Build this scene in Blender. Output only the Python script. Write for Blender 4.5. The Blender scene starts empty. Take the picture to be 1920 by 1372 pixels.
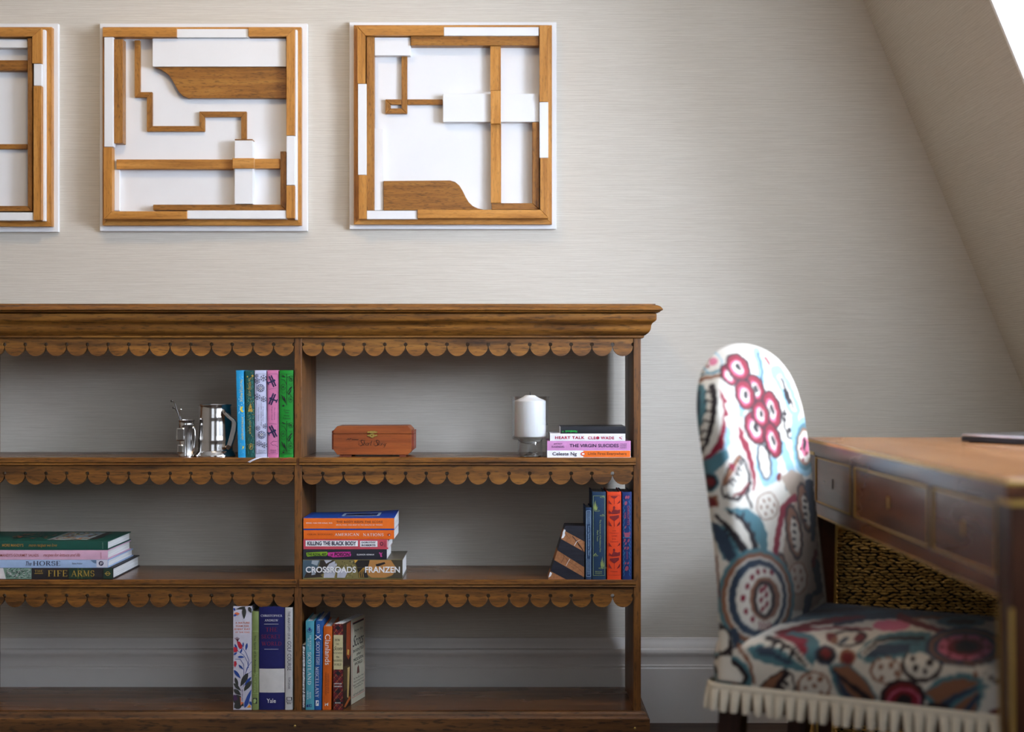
import bpy, bmesh, math, random
import numpy as np
from mathutils import Vector, Matrix
from mathutils.geometry import tessellate_polygon

# ------------------------------------------------------------------ camera, light, exposure
F, CX, CY, ZC = 2667.0, 957.0, 705.0, 0.884      # focal length and principal point in photo pixels, eye height in metres
YW, YF = 3.650, 3.354                            # rear wall, front of the bookcase (distance from the camera)
scene = bpy.context.scene
COL = scene.collection
R = math.radians

cam_d = bpy.data.cameras.new('camera'); cam = bpy.data.objects.new('camera', cam_d); COL.objects.link(cam)
cam.location = (0, 0, ZC); cam.rotation_euler = (R(90), 0, 0)
cam_d.sensor_width = 36; cam_d.lens = F*36/1920
cam_d.shift_x = (960-CX)/1920; cam_d.shift_y = (CY-686)/1920
cam_d.clip_start = .05
cam_d.dof.use_dof = True; cam_d.dof.focus_distance = 3.40; cam_d.dof.aperture_fstop = 2.0
scene.camera = cam

w = bpy.data.worlds.new('sky'); scene.world = w; w.use_nodes = True
bg = w.node_tree.nodes['Background']; bg.inputs[0].default_value = (.75, .85, 1, 1); bg.inputs[1].default_value = 1.0

def area(name, loc, rot, sx, sy, watts, col):
    l = bpy.data.lights.new(name, 'AREA'); l.shape = 'RECTANGLE'; l.size = sx; l.size_y = sy; l.energy = watts; l.color = col
    o = bpy.data.objects.new(name, l); COL.objects.link(o); o.location = loc; o.rotation_euler = rot
    return o
# daylight entering by the right-slope dormer; second dormer, rear window and ceiling lamp are unseen, added to match the light
area('dormer_daylight', (2.00, 1.97, 1.52), (0, R(90), 0), .84, .76, 94, (.80, .92, 1.13))
area('added_dormer_daylight', (2.00, .20, 1.52), (0, R(90), 0), .84, .76, 84, (.80, .92, 1.13))
area('added_window_daylight', (-.9, -1.93, 1.5), (R(90), 0, 0), 1.5, 1.4, 5, (.93, .97, 1.03))

vs = scene.view_settings
vs.view_transform = 'Standard'; vs.look = 'None'; vs.gamma = 1; vs.use_curve_mapping = False; vs.exposure = 0.08

# ------------------------------------------------------------------ helpers
def W(x, y, Y):                                   # photo pixel at distance Y -> point of the room
    return Vector(((x-CX)*Y/F, Y, ZC-(y-CY)*Y/F))
def XX(x, Y): return (x-CX)*Y/F
def ZZ(y, Y): return ZC-(y-CY)*Y/F

def lin(c):
    c = c/255.0
    return c/12.92 if c <= .04045 else ((c+.055)/1.055)**2.4
def L3(rgb): return (lin(rgb[0]), lin(rgb[1]), lin(rgb[2]), 1)

MATS = {}
def new_mat(name):
    m = bpy.data.materials.new(name); m.use_nodes = True
    nt = m.node_tree; b = nt.nodes['Principled BSDF']
    return m, nt, b
def noise(nt, scale3, detail=4, rough=.55, coord='Object', rot=(0,0,0)):
    tc = nt.nodes.new('ShaderNodeTexCoord'); mp = nt.nodes.new('ShaderNodeMapping'); n = nt.nodes.new('ShaderNodeTexNoise')
    mp.inputs['Scale'].default_value = scale3; mp.inputs['Rotation'].default_value = rot
    n.inputs['Scale'].default_value = 1; n.inputs['Detail'].default_value = detail; n.inputs['Roughness'].default_value = rough
    nt.links.new(tc.outputs[coord], mp.inputs[0]); nt.links.new(mp.outputs[0], n.inputs['Vector'])
    return n.outputs['Fac']
def ramp(nt, fac, stops):
    r = nt.nodes.new('ShaderNodeValToRGB'); e = r.color_ramp.elements
    while len(e) < len(stops): e.new(.5)
    for el, (p, c) in zip(e, stops): el.position = p; el.color = c
    nt.links.new(fac, r.inputs[0]); return r.outputs[0]
def mixc(nt, mode, fac, a, b):
    m = nt.nodes.new('ShaderNodeMix'); m.data_type = 'RGBA'; m.blend_type = mode
    if isinstance(fac, (int, float)): m.inputs[0].default_value = fac
    else: nt.links.new(fac, m.inputs[0])
    nt.links.new(a, m.inputs[6]); nt.links.new(b, m.inputs[7]); return m.outputs[2]
def bump(nt, b, h, strength, dist):
    n = nt.nodes.new('ShaderNodeBump'); n.inputs['Strength'].default_value = strength; n.inputs['Distance'].default_value = dist
    nt.links.new(h, n.inputs['Height']); nt.links.new(n.outputs[0], b.inputs['Normal'])

def plain(rgb, rough=.5, metal=0, var=.06, scale=60, spec=.5):
    key = ('p', rgb, rough, metal, var, scale, spec)
    if key in MATS: return MATS[key]
    m, nt, b = new_mat('plain_%02x%02x%02x' % tuple(int(c) for c in rgb))
    c = L3(rgb)
    n = noise(nt, (scale,)*3, 3)
    col = ramp(nt, n, [(.3, tuple(v*(1-var) for v in c[:3])+(1,)), (.7, tuple(min(1, v*(1+var)) for v in c[:3])+(1,))])
    nt.links.new(col, b.inputs['Base Color'])
    b.inputs['Roughness'].default_value = rough; b.inputs['Metallic'].default_value = metal
    b.inputs['Specular IOR Level'].default_value = spec
    MATS[key] = m; return m

def wood(name, dark, mid, light, axis=0, freq=1.0, rough=.38, pores=.5, spec=.5, mottle=.35, bumpd=.0006):
    m, nt, b = new_mat(name)
    s = [80*freq]*3; s[axis] = 5*freq
    n1 = noise(nt, tuple(s), 7, .62)
    s2 = [9*freq]*3; s2[axis] = 2.0*freq
    n2 = noise(nt, tuple(s2), 4, .6)
    s3 = [330*freq]*3; s3[axis] = 60*freq
    n3 = noise(nt, tuple(s3), 2, .5)
    c = ramp(nt, n1, [(.28, L3(dark)), (.5, L3(mid)), (.74, L3(light))])
    patch = ramp(nt, n2, [(.3, (1-mottle,)*3+(1,)), (.68, (1+mottle*.25,)*3+(1,))])
    c = mixc(nt, 'MULTIPLY', 1.0, c, patch)
    p = ramp(nt, n3, [(.32, (1-pores,)*3+(1,)), (.47, (1, 1, 1, 1))])
    c = mixc(nt, 'MULTIPLY', 1.0, c, p)
    nt.links.new(c, b.inputs['Base Color'])
    rr = ramp(nt, n2, [(.3, (rough+.1,)*3+(1,)), (.7, (rough-.06,)*3+(1,))])
    nt.links.new(rr, b.inputs['Roughness'])
    b.inputs['Specular IOR Level'].default_value = spec
    bump(nt, b, n1, .35, bumpd)
    return m

class MB:
    def __init__(s): s.v = []; s.f = []
    def add(s, vs, fs):
        n = len(s.v); s.v += [tuple(v) for v in vs]; s.f += [tuple(i+n for i in f) for f in fs]; return s
    def box(s, x0, x1, y0, y1, z0, z1):
        v = [(x, y, z) for z in (z0, z1) for y in (y0, y1) for x in (x0, x1)]
        return s.add(v, [(0,2,3,1), (4,5,7,6), (0,1,5,4), (2,6,7,3), (0,4,6,2), (1,3,7,5)])
    def prism(s, poly, fn, d0, d1):               # poly: 2D points; fn(a, b, d) -> 3D
        tr = tessellate_polygon([[Vector((p[0], p[1], 0)) for p in poly]])
        n = len(poly)
        vs = [fn(p[0], p[1], d0) for p in poly]+[fn(p[0], p[1], d1) for p in poly]
        fs = [tuple(t) for t in tr]+[tuple(i+n for i in reversed(t)) for t in tr]
        fs += [(i, (i+1) % n, (i+1) % n+n, i+n) for i in range(n)]
        return s.add(vs, fs)
    def flat(s, poly, fn):
        tr = tessellate_polygon([[Vector((p[0], p[1], 0)) for p in poly]])
        return s.add([fn(p[0], p[1]) for p in poly], [tuple(t) for t in tr])
    def lathe(s, prof, c, n=48, a0=0):            # prof: (radius, height)
        vs, fs = [], []
        for r, h in prof:
            for k in range(n):
                a = 2*math.pi*k/n; vs.append((c[0]+r*math.cos(a), c[1]+r*math.sin(a), c[2]+h))
        for i in range(len(prof)-1):
            for k in range(n):
                k2 = (k+1) % n; fs.append((i*n+k, i*n+k2, (i+1)*n+k2, (i+1)*n+k))
        return s.add(vs, fs)
    def tube(s, pts, rad, n=10, flat=1.0, closed=False):
        pts = [Vector(p) for p in pts]; m = len(pts)
        rad = rad if hasattr(rad, '__len__') else [rad]*m
        up = None; vs, fs = [], []
        for i, p in enumerate(pts):
            t = (pts[min(i+1, m-1)]-pts[max(i-1, 0)]).normalized()
            if up is None:
                up = Vector((0, 0, 1)) if abs(t.z) < .9 else Vector((1, 0, 0))
            a = (up-t*up.dot(t)).normalized(); b = t.cross(a); up = a
            for k in range(n):
                g = 2*math.pi*k/n; vs.append(p+(a*math.cos(g)+b*math.sin(g)*flat)*rad[i])
        for i in range(m-1):
            for k in range(n):
                k2 = (k+1) % n; fs.append((i*n+k, i*n+k2, (i+1)*n+k2, (i+1)*n+k))
        fs += [tuple(range(n))[::-1], tuple(range((m-1)*n, m*n))]
        return s.add(vs, fs)
    def build(s, name, m, parent=None, smooth=False, bevel=0, seg=2, auto=None):
        off = parent.matrix_world_loc if False else (WORLD.get(parent.name, Vector()) if parent else Vector())
        me = bpy.data.meshes.new(name)
        me.from_pydata([(v[0]-off[0], v[1]-off[1], v[2]-off[2]) for v in s.v], [], s.f)
        b = bmesh.new(); b.from_mesh(me); bmesh.ops.remove_doubles(b, verts=b.verts, dist=1e-6)
        bmesh.ops.recalc_face_normals(b, faces=b.faces)
        if smooth or auto:
            for f in b.faces: f.smooth = True
        if auto:
            for e in b.edges:
                if len(e.link_faces) == 2 and e.calc_face_angle(0) > auto: e.smooth = False
        b.to_mesh(me); b.free()
        return link(name, me, m, parent, bevel, seg)
WORLD = {}
def link(name, me, m, parent, bevel=0, seg=2):
    o = bpy.data.objects.new(name, me); COL.objects.link(o)
    if m: me.materials.append(m)
    if parent: o.parent = parent; WORLD[o.name] = WORLD.get(parent.name, Vector())
    if bevel:
        md = o.modifiers.new('bevel', 'BEVEL'); md.width = bevel; md.segments = seg; md.limit_method = 'ANGLE'; md.angle_limit = R(40)
        md.harden_normals = False
    return o
def tag(o, label, cat, group=None, kind=None):
    o['label'] = label; o['category'] = cat
    if group: o['group'] = group
    if kind: o['kind'] = kind
    return o
def thing(name, label, cat, loc, group=None):
    o = bpy.data.objects.new(name, None); COL.objects.link(o); o.location = loc; WORLD[o.name] = Vector(loc)
    o.empty_display_size = .05
    return tag(o, label, cat, group)
def struct(o, label, cat):
    o['kind'] = 'structure'; o['label'] = label; o['category'] = cat; return o

# ------------------------------------------------------------------ lettering and print (flat, on a vertical plane facing the camera)
def text_mesh(s, weight=0.0, shear=0.0, spacing=1.0, extr=0):
    c = bpy.data.curves.new('t', 'FONT'); c.body = s; c.offset = weight; c.shear = shear; c.space_character = spacing
    c.resolution_u = 3
    o = bpy.data.objects.new('t', c)
    me = bpy.data.meshes.new_from_object(o)
    bpy.data.objects.remove(o); bpy.data.curves.remove(c)
    return me
def _arc(cx, cy, rx, ry, a0, a1, n=12): return [(cx+rx*math.cos(R(a0+(a1-a0)*k/n)), cy+ry*math.sin(R(a0+(a1-a0)*k/n))) for k in range(n+1)]
def _v(x): return [('T', [(x, 0), (x, 1)]), ('s', x, 0), ('s', x, 1)]
SERIF = {
 'A': (.92, [('t', [(.12, 0), (.46, 1)]), ('T', [(.80, 0), (.46, 1)]), ('t', [(.24, .35), (.68, .35)]), ('s', .12, 0), ('s', .80, 0)]),
 'B': (.78, _v(.2)+[('c', [(.2, .97)]+_arc(.42, .75, .22, .22, 90, -90)+[(.2, .53)]), ('c', [(.42, .53)]+_arc(.46, .27, .25, .25, 90, -90)+[(.2, .03)])]),
 'C': (.86, [('c', _arc(.48, .5, .40, .49, 40, 320)), ('T', [(.80, .70), (.80, .98)])]),
 'D': (.92, _v(.2)+[('c', [(.2, .97)]+_arc(.42, .5, .42, .47, 90, -90)+[(.2, .03)])]),
 'E': (.76, _v(.2)+[('t', [(.2, .97), (.68, .97)]), ('t', [(.2, .52), (.56, .52)]), ('t', [(.2, .03), (.70, .03)]), ('T', [(.68, .80), (.68, 1)]), ('T', [(.70, 0), (.70, .22)])]),
 'F': (.70, _v(.2)+[('t', [(.2, .97), (.66, .97)]), ('t', [(.2, .52), (.54, .52)]), ('T', [(.66, .78), (.66, 1)])]),
 'G': (.92, [('c', _arc(.48, .5, .40, .49, 40, 330)), ('T', [(.80, .05), (.80, .44)]), ('s', .80, .44), ('T', [(.80, .74), (.80, .98)])]),
 'H': (.98, _v(.2)+_v(.78)+[('t', [(.2, .5), (.78, .5)])]),
 'I': (.42, _v(.21)),
 'K': (.92, _v(.2)+[('t', [(.2, .4), (.74, 1)]), ('T', [(.38, .6), (.78, 0)]), ('s', .74, 1), ('s', .80, 0)]),
 'L': (.74, _v(.2)+[('t', [(.2, .03), (.68, .03)]), ('T', [(.68, 0), (.68, .25)])]),
 'M': (1.1, [('t', [(.16, 0), (.16, 1)]), ('s', .16, 0), ('s', .14, 1), ('T', [(.18, 1), (.54, .05)]), ('t', [(.54, .05), (.90, 1)])]+_v(.90)),
 'N': (1.0, [('t', [(.18, 0), (.18, 1)]), ('s', .18, 0), ('s', .14, 1), ('T', [(.18, 1), (.80, 0)]), ('t', [(.80, 0), (.80, 1)]), ('s', .80, 1)]),
 'O': (.98, [('c', _arc(.49, .5, .40, .49, 0, 360, 22))]),
 'P': (.74, _v(.2)+[('c', [(.2, .97)]+_arc(.42, .73, .24, .24, 90, -90)+[(.2, .49)])]),
 'R': (.88, _v(.2)+[('c', [(.2, .97)]+_arc(.42, .75, .23, .22, 90, -90)+[(.2, .53)]), ('T', [(.42, .52), (.78, 0)]), ('s', .80, 0)]),
 'S': (.68, [('c', _arc(.34, .74, .24, .24, 30, 250, 10)+_arc(.34, .27, .26, .25, 75, -150, 10)), ('t', [(.58, .70), (.58, .98)]), ('t', [(.09, .02), (.09, .32)])]),
 'T': (.82, _v(.41)+[('t', [(.06, .97), (.76, .97)]), ('T', [(.07, .78), (.07, 1)]), ('T', [(.75, .78), (.75, 1)])]),
 'U': (.96, [('T', [(.2, 1), (.2, .3)]), ('s', .2, 1), ('c', _arc(.48, .3, .28, .29, 180, 360)), ('t', [(.76, .3), (.76, 1)]), ('s', .76, 1)]),
 'V': (.92, [('T', [(.12, 1), (.46, 0)]), ('t', [(.80, 1), (.46, 0)]), ('s', .12, 1), ('s', .80, 1)]),
 'W': (1.3, [('T', [(.12, 1), (.40, 0)]), ('t', [(.66, 1), (.40, 0)]), ('T', [(.62, 1), (.90, 0)]), ('t', [(1.18, 1), (.90, 0)]), ('s', .12, 1), ('s', .64, 1), ('s', 1.18, 1)]),
 'Y': (.9, [('T', [(.12, 1), (.45, .45)]), ('t', [(.78, 1), (.45, .45)]), ('T', [(.45, 0), (.45, .5)]), ('s', .45, 0), ('s', .12, 1), ('s', .78, 1)]),
 ' ': (.45, []), '.': (.3, [('T', [(.12, 0), (.12, .12)])]), '&': (.9, [('c', _arc(.45, .3, .3, .28, 0, 360, 14)), ('c', _arc(.42, .78, .2, .2, 0, 360, 12))]), '-': (.5, [('T', [(.1, .45), (.4, .45)])])}
def serif_mesh(s, thick=.15, thin=.06, gap=.08):
    v = []; f = []; x = 0
    def quad(p0, p1, w0, w1):
        dx, dy = p1[0]-p0[0], p1[1]-p0[1]; l = math.hypot(dx, dy) or 1; nx, ny = -dy/l/2, dx/l/2; k = len(v)
        v.extend([(p0[0]+nx*w0, p0[1]+ny*w0), (p0[0]-nx*w0, p0[1]-ny*w0), (p1[0]-nx*w1, p1[1]-ny*w1), (p1[0]+nx*w1, p1[1]+ny*w1)]); f.append((k, k+1, k+2, k+3))
    for ch in s.upper():
        wd, st = SERIF.get(ch, SERIF[' '])
        for q in st:
            if q[0] == 's': quad((x+q[1]-.15, q[2]*.95+.025), (x+q[1]+.15, q[2]*.95+.025), .05, .05); continue
            pts = [(x+a, b) for a, b in q[1]]
            if q[0] == 'c':
                ws = []
                for i in range(len(pts)):
                    p0, p1 = pts[max(0, i-1)], pts[min(len(pts)-1, i+1)]; l = math.hypot(p1[0]-p0[0], p1[1]-p0[1]) or 1; ws.append(thin+(thick-thin)*(abs(p1[1]-p0[1])/l)**1.5)
                for i in range(len(pts)-1): quad(pts[i], pts[i+1], ws[i], ws[i+1])
            else:
                w_ = thick if q[0] == 'T' else thin
                if q[0] == 'T' and abs(pts[0][0]-pts[1][0]) < 1e-6 and abs(pts[0][1]-pts[1][1]) < .3: w_ = thin
                quad(pts[0], pts[1], w_, w_)
        x += wd+gap
    me = bpy.data.meshes.new('t'); me.from_pydata([(a, b, 0) for a, b in v], [], f); return me
def letters(parent, s, x0, x1, y0, y1, m, Y, rot=0, weight=0.0, shear=0.0, spacing=1.0, name='lettering', fn=None, serif=False):
    """fit the words into the pixel box; rot 0 upright, 90 reading downwards, 180 upside down"""
    me = serif_mesh(s) if serif else text_mesh(s, weight, shear, spacing)
    n = len(me.vertices); a = np.empty(n*3); me.vertices.foreach_get('co', a); a = a.reshape(-1, 3)
    p = a[:, :2].copy()
    p -= p.min(0); p /= np.maximum(p.max(0), 1e-6)
    if rot == 0: q = np.stack([x0+p[:, 0]*(x1-x0), y1-p[:, 1]*(y1-y0)], 1)
    elif rot == 180: q = np.stack([x1-p[:, 0]*(x1-x0), y0+p[:, 1]*(y1-y0)], 1)
    else: q = np.stack([x0+p[:, 1]*(x1-x0), y0+p[:, 0]*(y1-y0)], 1)
    off = WORLD.get(parent.name, Vector())
    if fn is None: fn = lambda x, y: W(x, y, Y)
    out = np.array([tuple(fn(x, y)-off) for x, y in q])
    me.vertices.foreach_set('co', out.ravel()); me.update()
    me.name = name
    return link(name, me, m, parent)

LAYER = {}
class Print:
    """flat ornament on a plane at distance Y; polygons in photo pixels"""
    def __init__(s, parent, Y, fn=None): s.p = parent; s.Y = Y; s.g = {}; s.n = {}; s.k = 0; s.fn = fn
    def poly(s, pts, m, name='printed_ornament'):
        s.k += 1; Y = s.Y-.00001*s.k; LAYER[s.p.name] = max(LAYER.get(s.p.name, 0), .00001*s.k)
        mb = s.g.setdefault((name, m.name), (MB(), m))[0]; s.n[(name, m.name)] = s.n.get((name, m.name), 0)+1
        fn = (lambda a, b: s.fn(a, b, .00001*s.k)) if s.fn else (lambda a, b: W(a, b, Y))
        mb.flat(pts, fn); return s
    def disc(s, x, y, rx, ry, m, rot=0, n=14, name='printed_ornament'):
        c, d = math.cos(R(rot)), math.sin(R(rot))
        return s.poly([(x+rx*math.cos(t)*c-ry*math.sin(t)*d, y+rx*math.cos(t)*d+ry*math.sin(t)*c) for t in [2*math.pi*k/n for k in range(n)]], m, name)
    def stroke(s, pts, wd, m, name='printed_ornament'):
        for (x0, y0), (x1, y1) in zip(pts[:-1], pts[1:]):
            dx, dy = x1-x0, y1-y0; l = math.hypot(dx, dy) or 1; nx, ny = -dy/l*wd/2, dx/l*wd/2
            ex, ey = dx/l*wd*.2, dy/l*wd*.2
            s.poly([(x0+nx-ex, y0+ny-ey), (x0-nx-ex, y0-ny-ey), (x1-nx+ex, y1-ny+ey), (x1+nx+ex, y1+ny+ey)], m, name)
        return s
    def rect(s, x0, x1, y0, y1, m, name='printed_ornament'): return s.poly([(x0, y0), (x1, y0), (x1, y1), (x0, y1)], m, name)
    def frame(s, x0, x1, y0, y1, wd, m): return s.stroke([(x0, y0), (x1, y0), (x1, y1), (x0, y1), (x0, y0)], wd, m)
    def arc(s, x, y, rx, ry, a0, a1, wd, m, n=10):
        return s.stroke([(x+rx*math.cos(R(a0+(a1-a0)*k/n)), y+ry*math.sin(R(a0+(a1-a0)*k/n))) for k in range(n+1)], wd, m)
    def leaf(s, x0, y0, x1, y1, wd, m, name='printed_ornament'):
        dx, dy = x1-x0, y1-y0; l = math.hypot(dx, dy) or 1; nx, ny = -dy/l, dx/l
        a = [(x0+dx*t+nx*wd*math.sin(math.pi*t**.8), y0+dy*t+ny*wd*math.sin(math.pi*t**.8)) for t in (0, .15, .35, .55, .75, .9, 1)]
        b = [(x0+dx*t-nx*wd*math.sin(math.pi*t**.8), y0+dy*t-ny*wd*math.sin(math.pi*t**.8)) for t in (.9, .75, .55, .35, .15)]
        return s.poly(a+b, m, name)
    def done(s):
        for (name, _), (mb, m) in s.g.items():
            o = mb.build(name, m, s.p)
            if s.n[(name, m.name)] > 1: o['kind'] = 'stuff'
# ------------------------------------------------------------------ materials of the setting
def make_wallpaper():
    m, nt, b = new_mat('grasscloth_wallpaper')
    n1 = noise(nt, (8, 8, 520), 3, .6); n3 = noise(nt, (1.3, 1.3, 20), 3, .5)
    tc = nt.nodes.new('ShaderNodeTexCoord'); wv = nt.nodes.new('ShaderNodeTexWave'); wv.bands_direction = 'Z'; wv.wave_profile = 'SIN'
    mp = nt.nodes.new('ShaderNodeMapping'); mp.inputs['Scale'].default_value = (.06, .06, 1)
    nt.links.new(tc.outputs['Object'], mp.inputs[0]); nt.links.new(mp.outputs[0], wv.inputs['Vector'])
    wv.inputs['Scale'].default_value = 68; wv.inputs['Distortion'].default_value = 6.0; wv.inputs['Detail'].default_value = 3; wv.inputs['Detail Scale'].default_value = 2.2; wv.inputs['Detail Roughness'].default_value = .65
    c = ramp(nt, wv.outputs['Fac'], [(.0, L3((197, 189, 176))), (.45, L3((202, 195, 182))), (1, L3((207, 201, 189)))])
    c = mixc(nt, 'MULTIPLY', 1, c, ramp(nt, n1, [(.3, (.90, .898, .893, 1)), (.6, (1, 1, 1, 1))]))
    c = mixc(nt, 'MULTIPLY', 1, c, ramp(nt, n3, [(.3, (.985, .983, .98, 1)), (.7, (1, 1, 1, 1))]))
    nt.links.new(c, b.inputs['Base Color']); b.inputs['Roughness'].default_value = .75
    b.inputs['Specular IOR Level'].default_value = .25
    bump(nt, b, wv.outputs['Fac'], .12, .0004)
    return m
WALLP = make_wallpaper()
TAUPE = plain((128, 116, 102), .7, var=.03, scale=4)
SKIRT = plain((214, 209, 203), .42, var=.015, scale=8)
CEIL = plain((232, 228, 220), .8, var=.02, scale=5)
WHITE_TRIM = plain((242, 241, 238), .45, var=.01, scale=6)
FLOORM = wood('dark_floorboards', (44, 30, 22), (66, 46, 34), (86, 62, 46), 0, .8, .45)

SL = .4125; SX0 = 1.667                            # mansard slope: x = SX0 - SL*z
def sx(z): return SX0-SL*z
ZT = 2.5
# ------------------------------------------------------------------ room
b = MB().box(-2.75, 2.2, -2.1, 3.8, -.06, 0)
struct(b.build('floor', FLOORM), 'dark brown wooden floor below the skirting', 'floor')
b = MB().box(-2.75, .9, -2.1, 3.8, ZT, ZT+.08)
struct(b.build('ceiling', CEIL), 'pale painted ceiling above the room', 'ceiling')
b = MB().box(-2.75, 2.2, YW, YW+.12, 0, ZT)
struct(b.build('wall_back', WALLP), 'beige grasscloth papered wall behind the bookcase and pictures', 'wall')
b = MB().box(-2.75, -2.65, -2.0, YW, 0, ZT)
struct(b.build('wall_left', TAUPE), 'taupe painted side wall left of the room', 'wall')
# wall behind the camera, with an opening for the added window
b = MB().box(-2.75, -1.7, -2.1, -2.0, 0, ZT).box(-.1, 1.8, -2.1, -2.0, 0, ZT).box(-1.7, -.1, -2.1, -2.0, 0, .75).box(-1.7, -.1, -2.1, -2.0, 2.25, ZT)
struct(b.build('wall_front', TAUPE), 'taupe painted wall opposite the bookcase', 'wall')
DY0, DY1, DZ0, DZ1 = 1.30, 2.91, .97, 2.12
b = MB()
def slope_piece(y0, y1, z0, z1):
    b.prism([(sx(z0), z0), (sx(z0)+.16, z0), (sx(z1)+.16, z1), (sx(z1), z1)], lambda a, c, d: (a, d, c), y0, y1)
DORM = [(DY0, DY1), (-.47, .87)]                    # two dormers in the slope, the second unseen, added beside the camera
ys = [-2.0, DORM[1][0]-.012, DORM[1][1]+.012, DY0-.012, DY1+.012, YW]
for k in (0, 2, 4): slope_piece(ys[k], ys[k+1], 0, ZT)
for k in (1, 3): slope_piece(ys[k], ys[k+1], 0, DZ0-.012); slope_piece(ys[k], ys[k+1], DZ1+.012, ZT)
struct(b.build('wall_right', WALLP), 'sloping beige papered mansard wall on the right', 'wall')
def bars(win, boxes):
    for q in boxes: MB().box(*q).build('window_frame', WHITE_TRIM, win)
def dormer(n, d0, d1, p0, p1, words):                 # white cheeks, sill, head and window round the daylight
    b = MB()
    for y0, y1 in ((d1, d1+.012), (d0-.012, d0)):
        b.prism([(sx(DZ0-.012), DZ0-.012), (2.08, DZ0-.012), (2.08, DZ1+.012), (sx(DZ1+.012), DZ1+.012)], lambda a, c, d: (a, d, c), y0, y1)
    b.box(sx(DZ0), 2.08, d0, d1, DZ0-.012, DZ0).box(sx(DZ1), 2.08, d0, d1, DZ1, DZ1+.012)
    struct(b.build('trim_%d' % n, WHITE_TRIM), 'white painted reveal of the dormer '+words, 'trim')
    win = bpy.data.objects.new('window_%d' % n, None); COL.objects.link(win); win.location = (1.96, d0, DZ0); WORLD[win.name] = Vector(win.location)
    struct(win, 'white framed dormer window '+words, 'window')
    bars(win, [(1.94, 1.985, d0, p0, DZ0, DZ1), (1.94, 1.985, p1, d1, DZ0, DZ1), (1.94, 1.985, p0, p1, DZ0, 1.09), (1.94, 1.985, p0, p1, 1.95, DZ1), (1.945, 1.98, (p0+p1)/2-.01, (p0+p1)/2+.01, 1.09, 1.95)])
dormer(1, DY0, DY1, 1.58, 2.36, 'beside the writing desk')
dormer(3, DORM[1][0], DORM[1][1], -.19, .59, 'added out of view further along the slope')  # unseen dormer added to even out the light along the wall
win2 = bpy.data.objects.new('window_2', None); COL.objects.link(win2); win2.location = (-.9, -2.0, .75); WORLD[win2.name] = Vector(win2.location)  # unseen window added for daylight from behind the camera
struct(win2, 'white framed window added out of view in the wall opposite the bookcase', 'window')
bars(win2, [(-1.7, -1.64, -2.0, -1.95, .75, 2.25), (-.16, -.1, -2.0, -1.95, .75, 2.25), (-1.64, -.16, -2.0, -1.95, .75, .8), (-1.64, -.16, -2.0, -1.95, 2.19, 2.25)])

# unseen ceiling lamp, added for warm light on the upper wall
lamp = thing('added_ceiling_lamp', 'round opal ceiling lamp added out of view for warm light', 'lamp', (-.7, 2.5, ZT))
MB().lathe([(.0, -.02), (.17, -.02), (.18, -.012), (.18, 0), (0, 0)], (-.7, 2.5, ZT), 48).build('ceiling_plate', WHITE_TRIM, lamp, auto=R(40))
ll = bpy.data.lights.new('added_lamp_light', 'AREA'); ll.shape = 'DISK'; ll.size = .32; ll.energy = 10.5; ll.color = (1.0, .68, .34)
lo = bpy.data.objects.new('added_lamp_light', ll); COL.objects.link(lo); lo.location = (0, 0, -.024); lo.parent = lamp

# skirting board along the rear wall
SK = [(0, 0), (.024, 0), (.024, .138), (.0225, .140), (.0205, .1415), (.0222, .144), (.0215, .1465), (.0195, .148), (.0195, .166), (.0215, .170), (.0245, .1755),
      (.0250, .181), (.0225, .1865), (.0190, .188), (.0135, .1885), (.0120, .194), (.0095, .201), (.0060, .207), (.0050, .2125), (.0030, .214), (0, .214)]
b = MB(); n = len(SK)
b.prism([(YW-p[0], p[1]) for p in SK], lambda a, c, d: (d, a, c), -2.64, 1.64)
struct(b.build('baseboard_back', SKIRT, auto=R(35)), 'grey-white moulded skirting board along the papered wall', 'skirting board')

# ------------------------------------------------------------------ bookcase
WD, WM, WL = (60, 34, 9), (126, 79, 27), (164, 110, 42)
BC_H = wood('bookcase_oak_horizontal', WD, WM, WL, 0, .8, .42, .5)
BC_V = wood('bookcase_oak_vertical', WD, (118, 73, 27), (148, 97, 40), 2, .8, .42, .5)
BC_TOP = wood('bookcase_oak_shelf', (62, 36, 15), (108, 68, 33), (136, 90, 48), 0, .6, .24, .35)
BC_PL = wood('bookcase_oak_plinth', (42, 25, 11), (96, 62, 30), (132, 88, 44), 0, .6, .48, .65, mottle=.55)
YB = 3.603
XR = XX(1201.6, YF); XM = XX(558.8, YF); PIT = XX(1194.8, YF)-XM
UT = .0088                                          # half thickness of an upright
XRc = XM+PIT; XLc = XM-PIT
XR = XRc+UT; XL = XLc-UT
ZS = [ZZ(858, YF-.006), ZZ(1087, YF-.006), ZZ(1331, YF)]
case = thing('bookcase', 'long low brown oak bookcase with scalloped shelf edges and moulded cornice', 'bookcase', (XM, YF+.12, 0))
ZTOP = ZZ(632, 3.345)
for xc in (XLc, XM, XRc):
    MB().box(xc-UT, xc+UT, YF, YB, .0, ZTOP).build('upright', BC_V, case, bevel=.0012)
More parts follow.
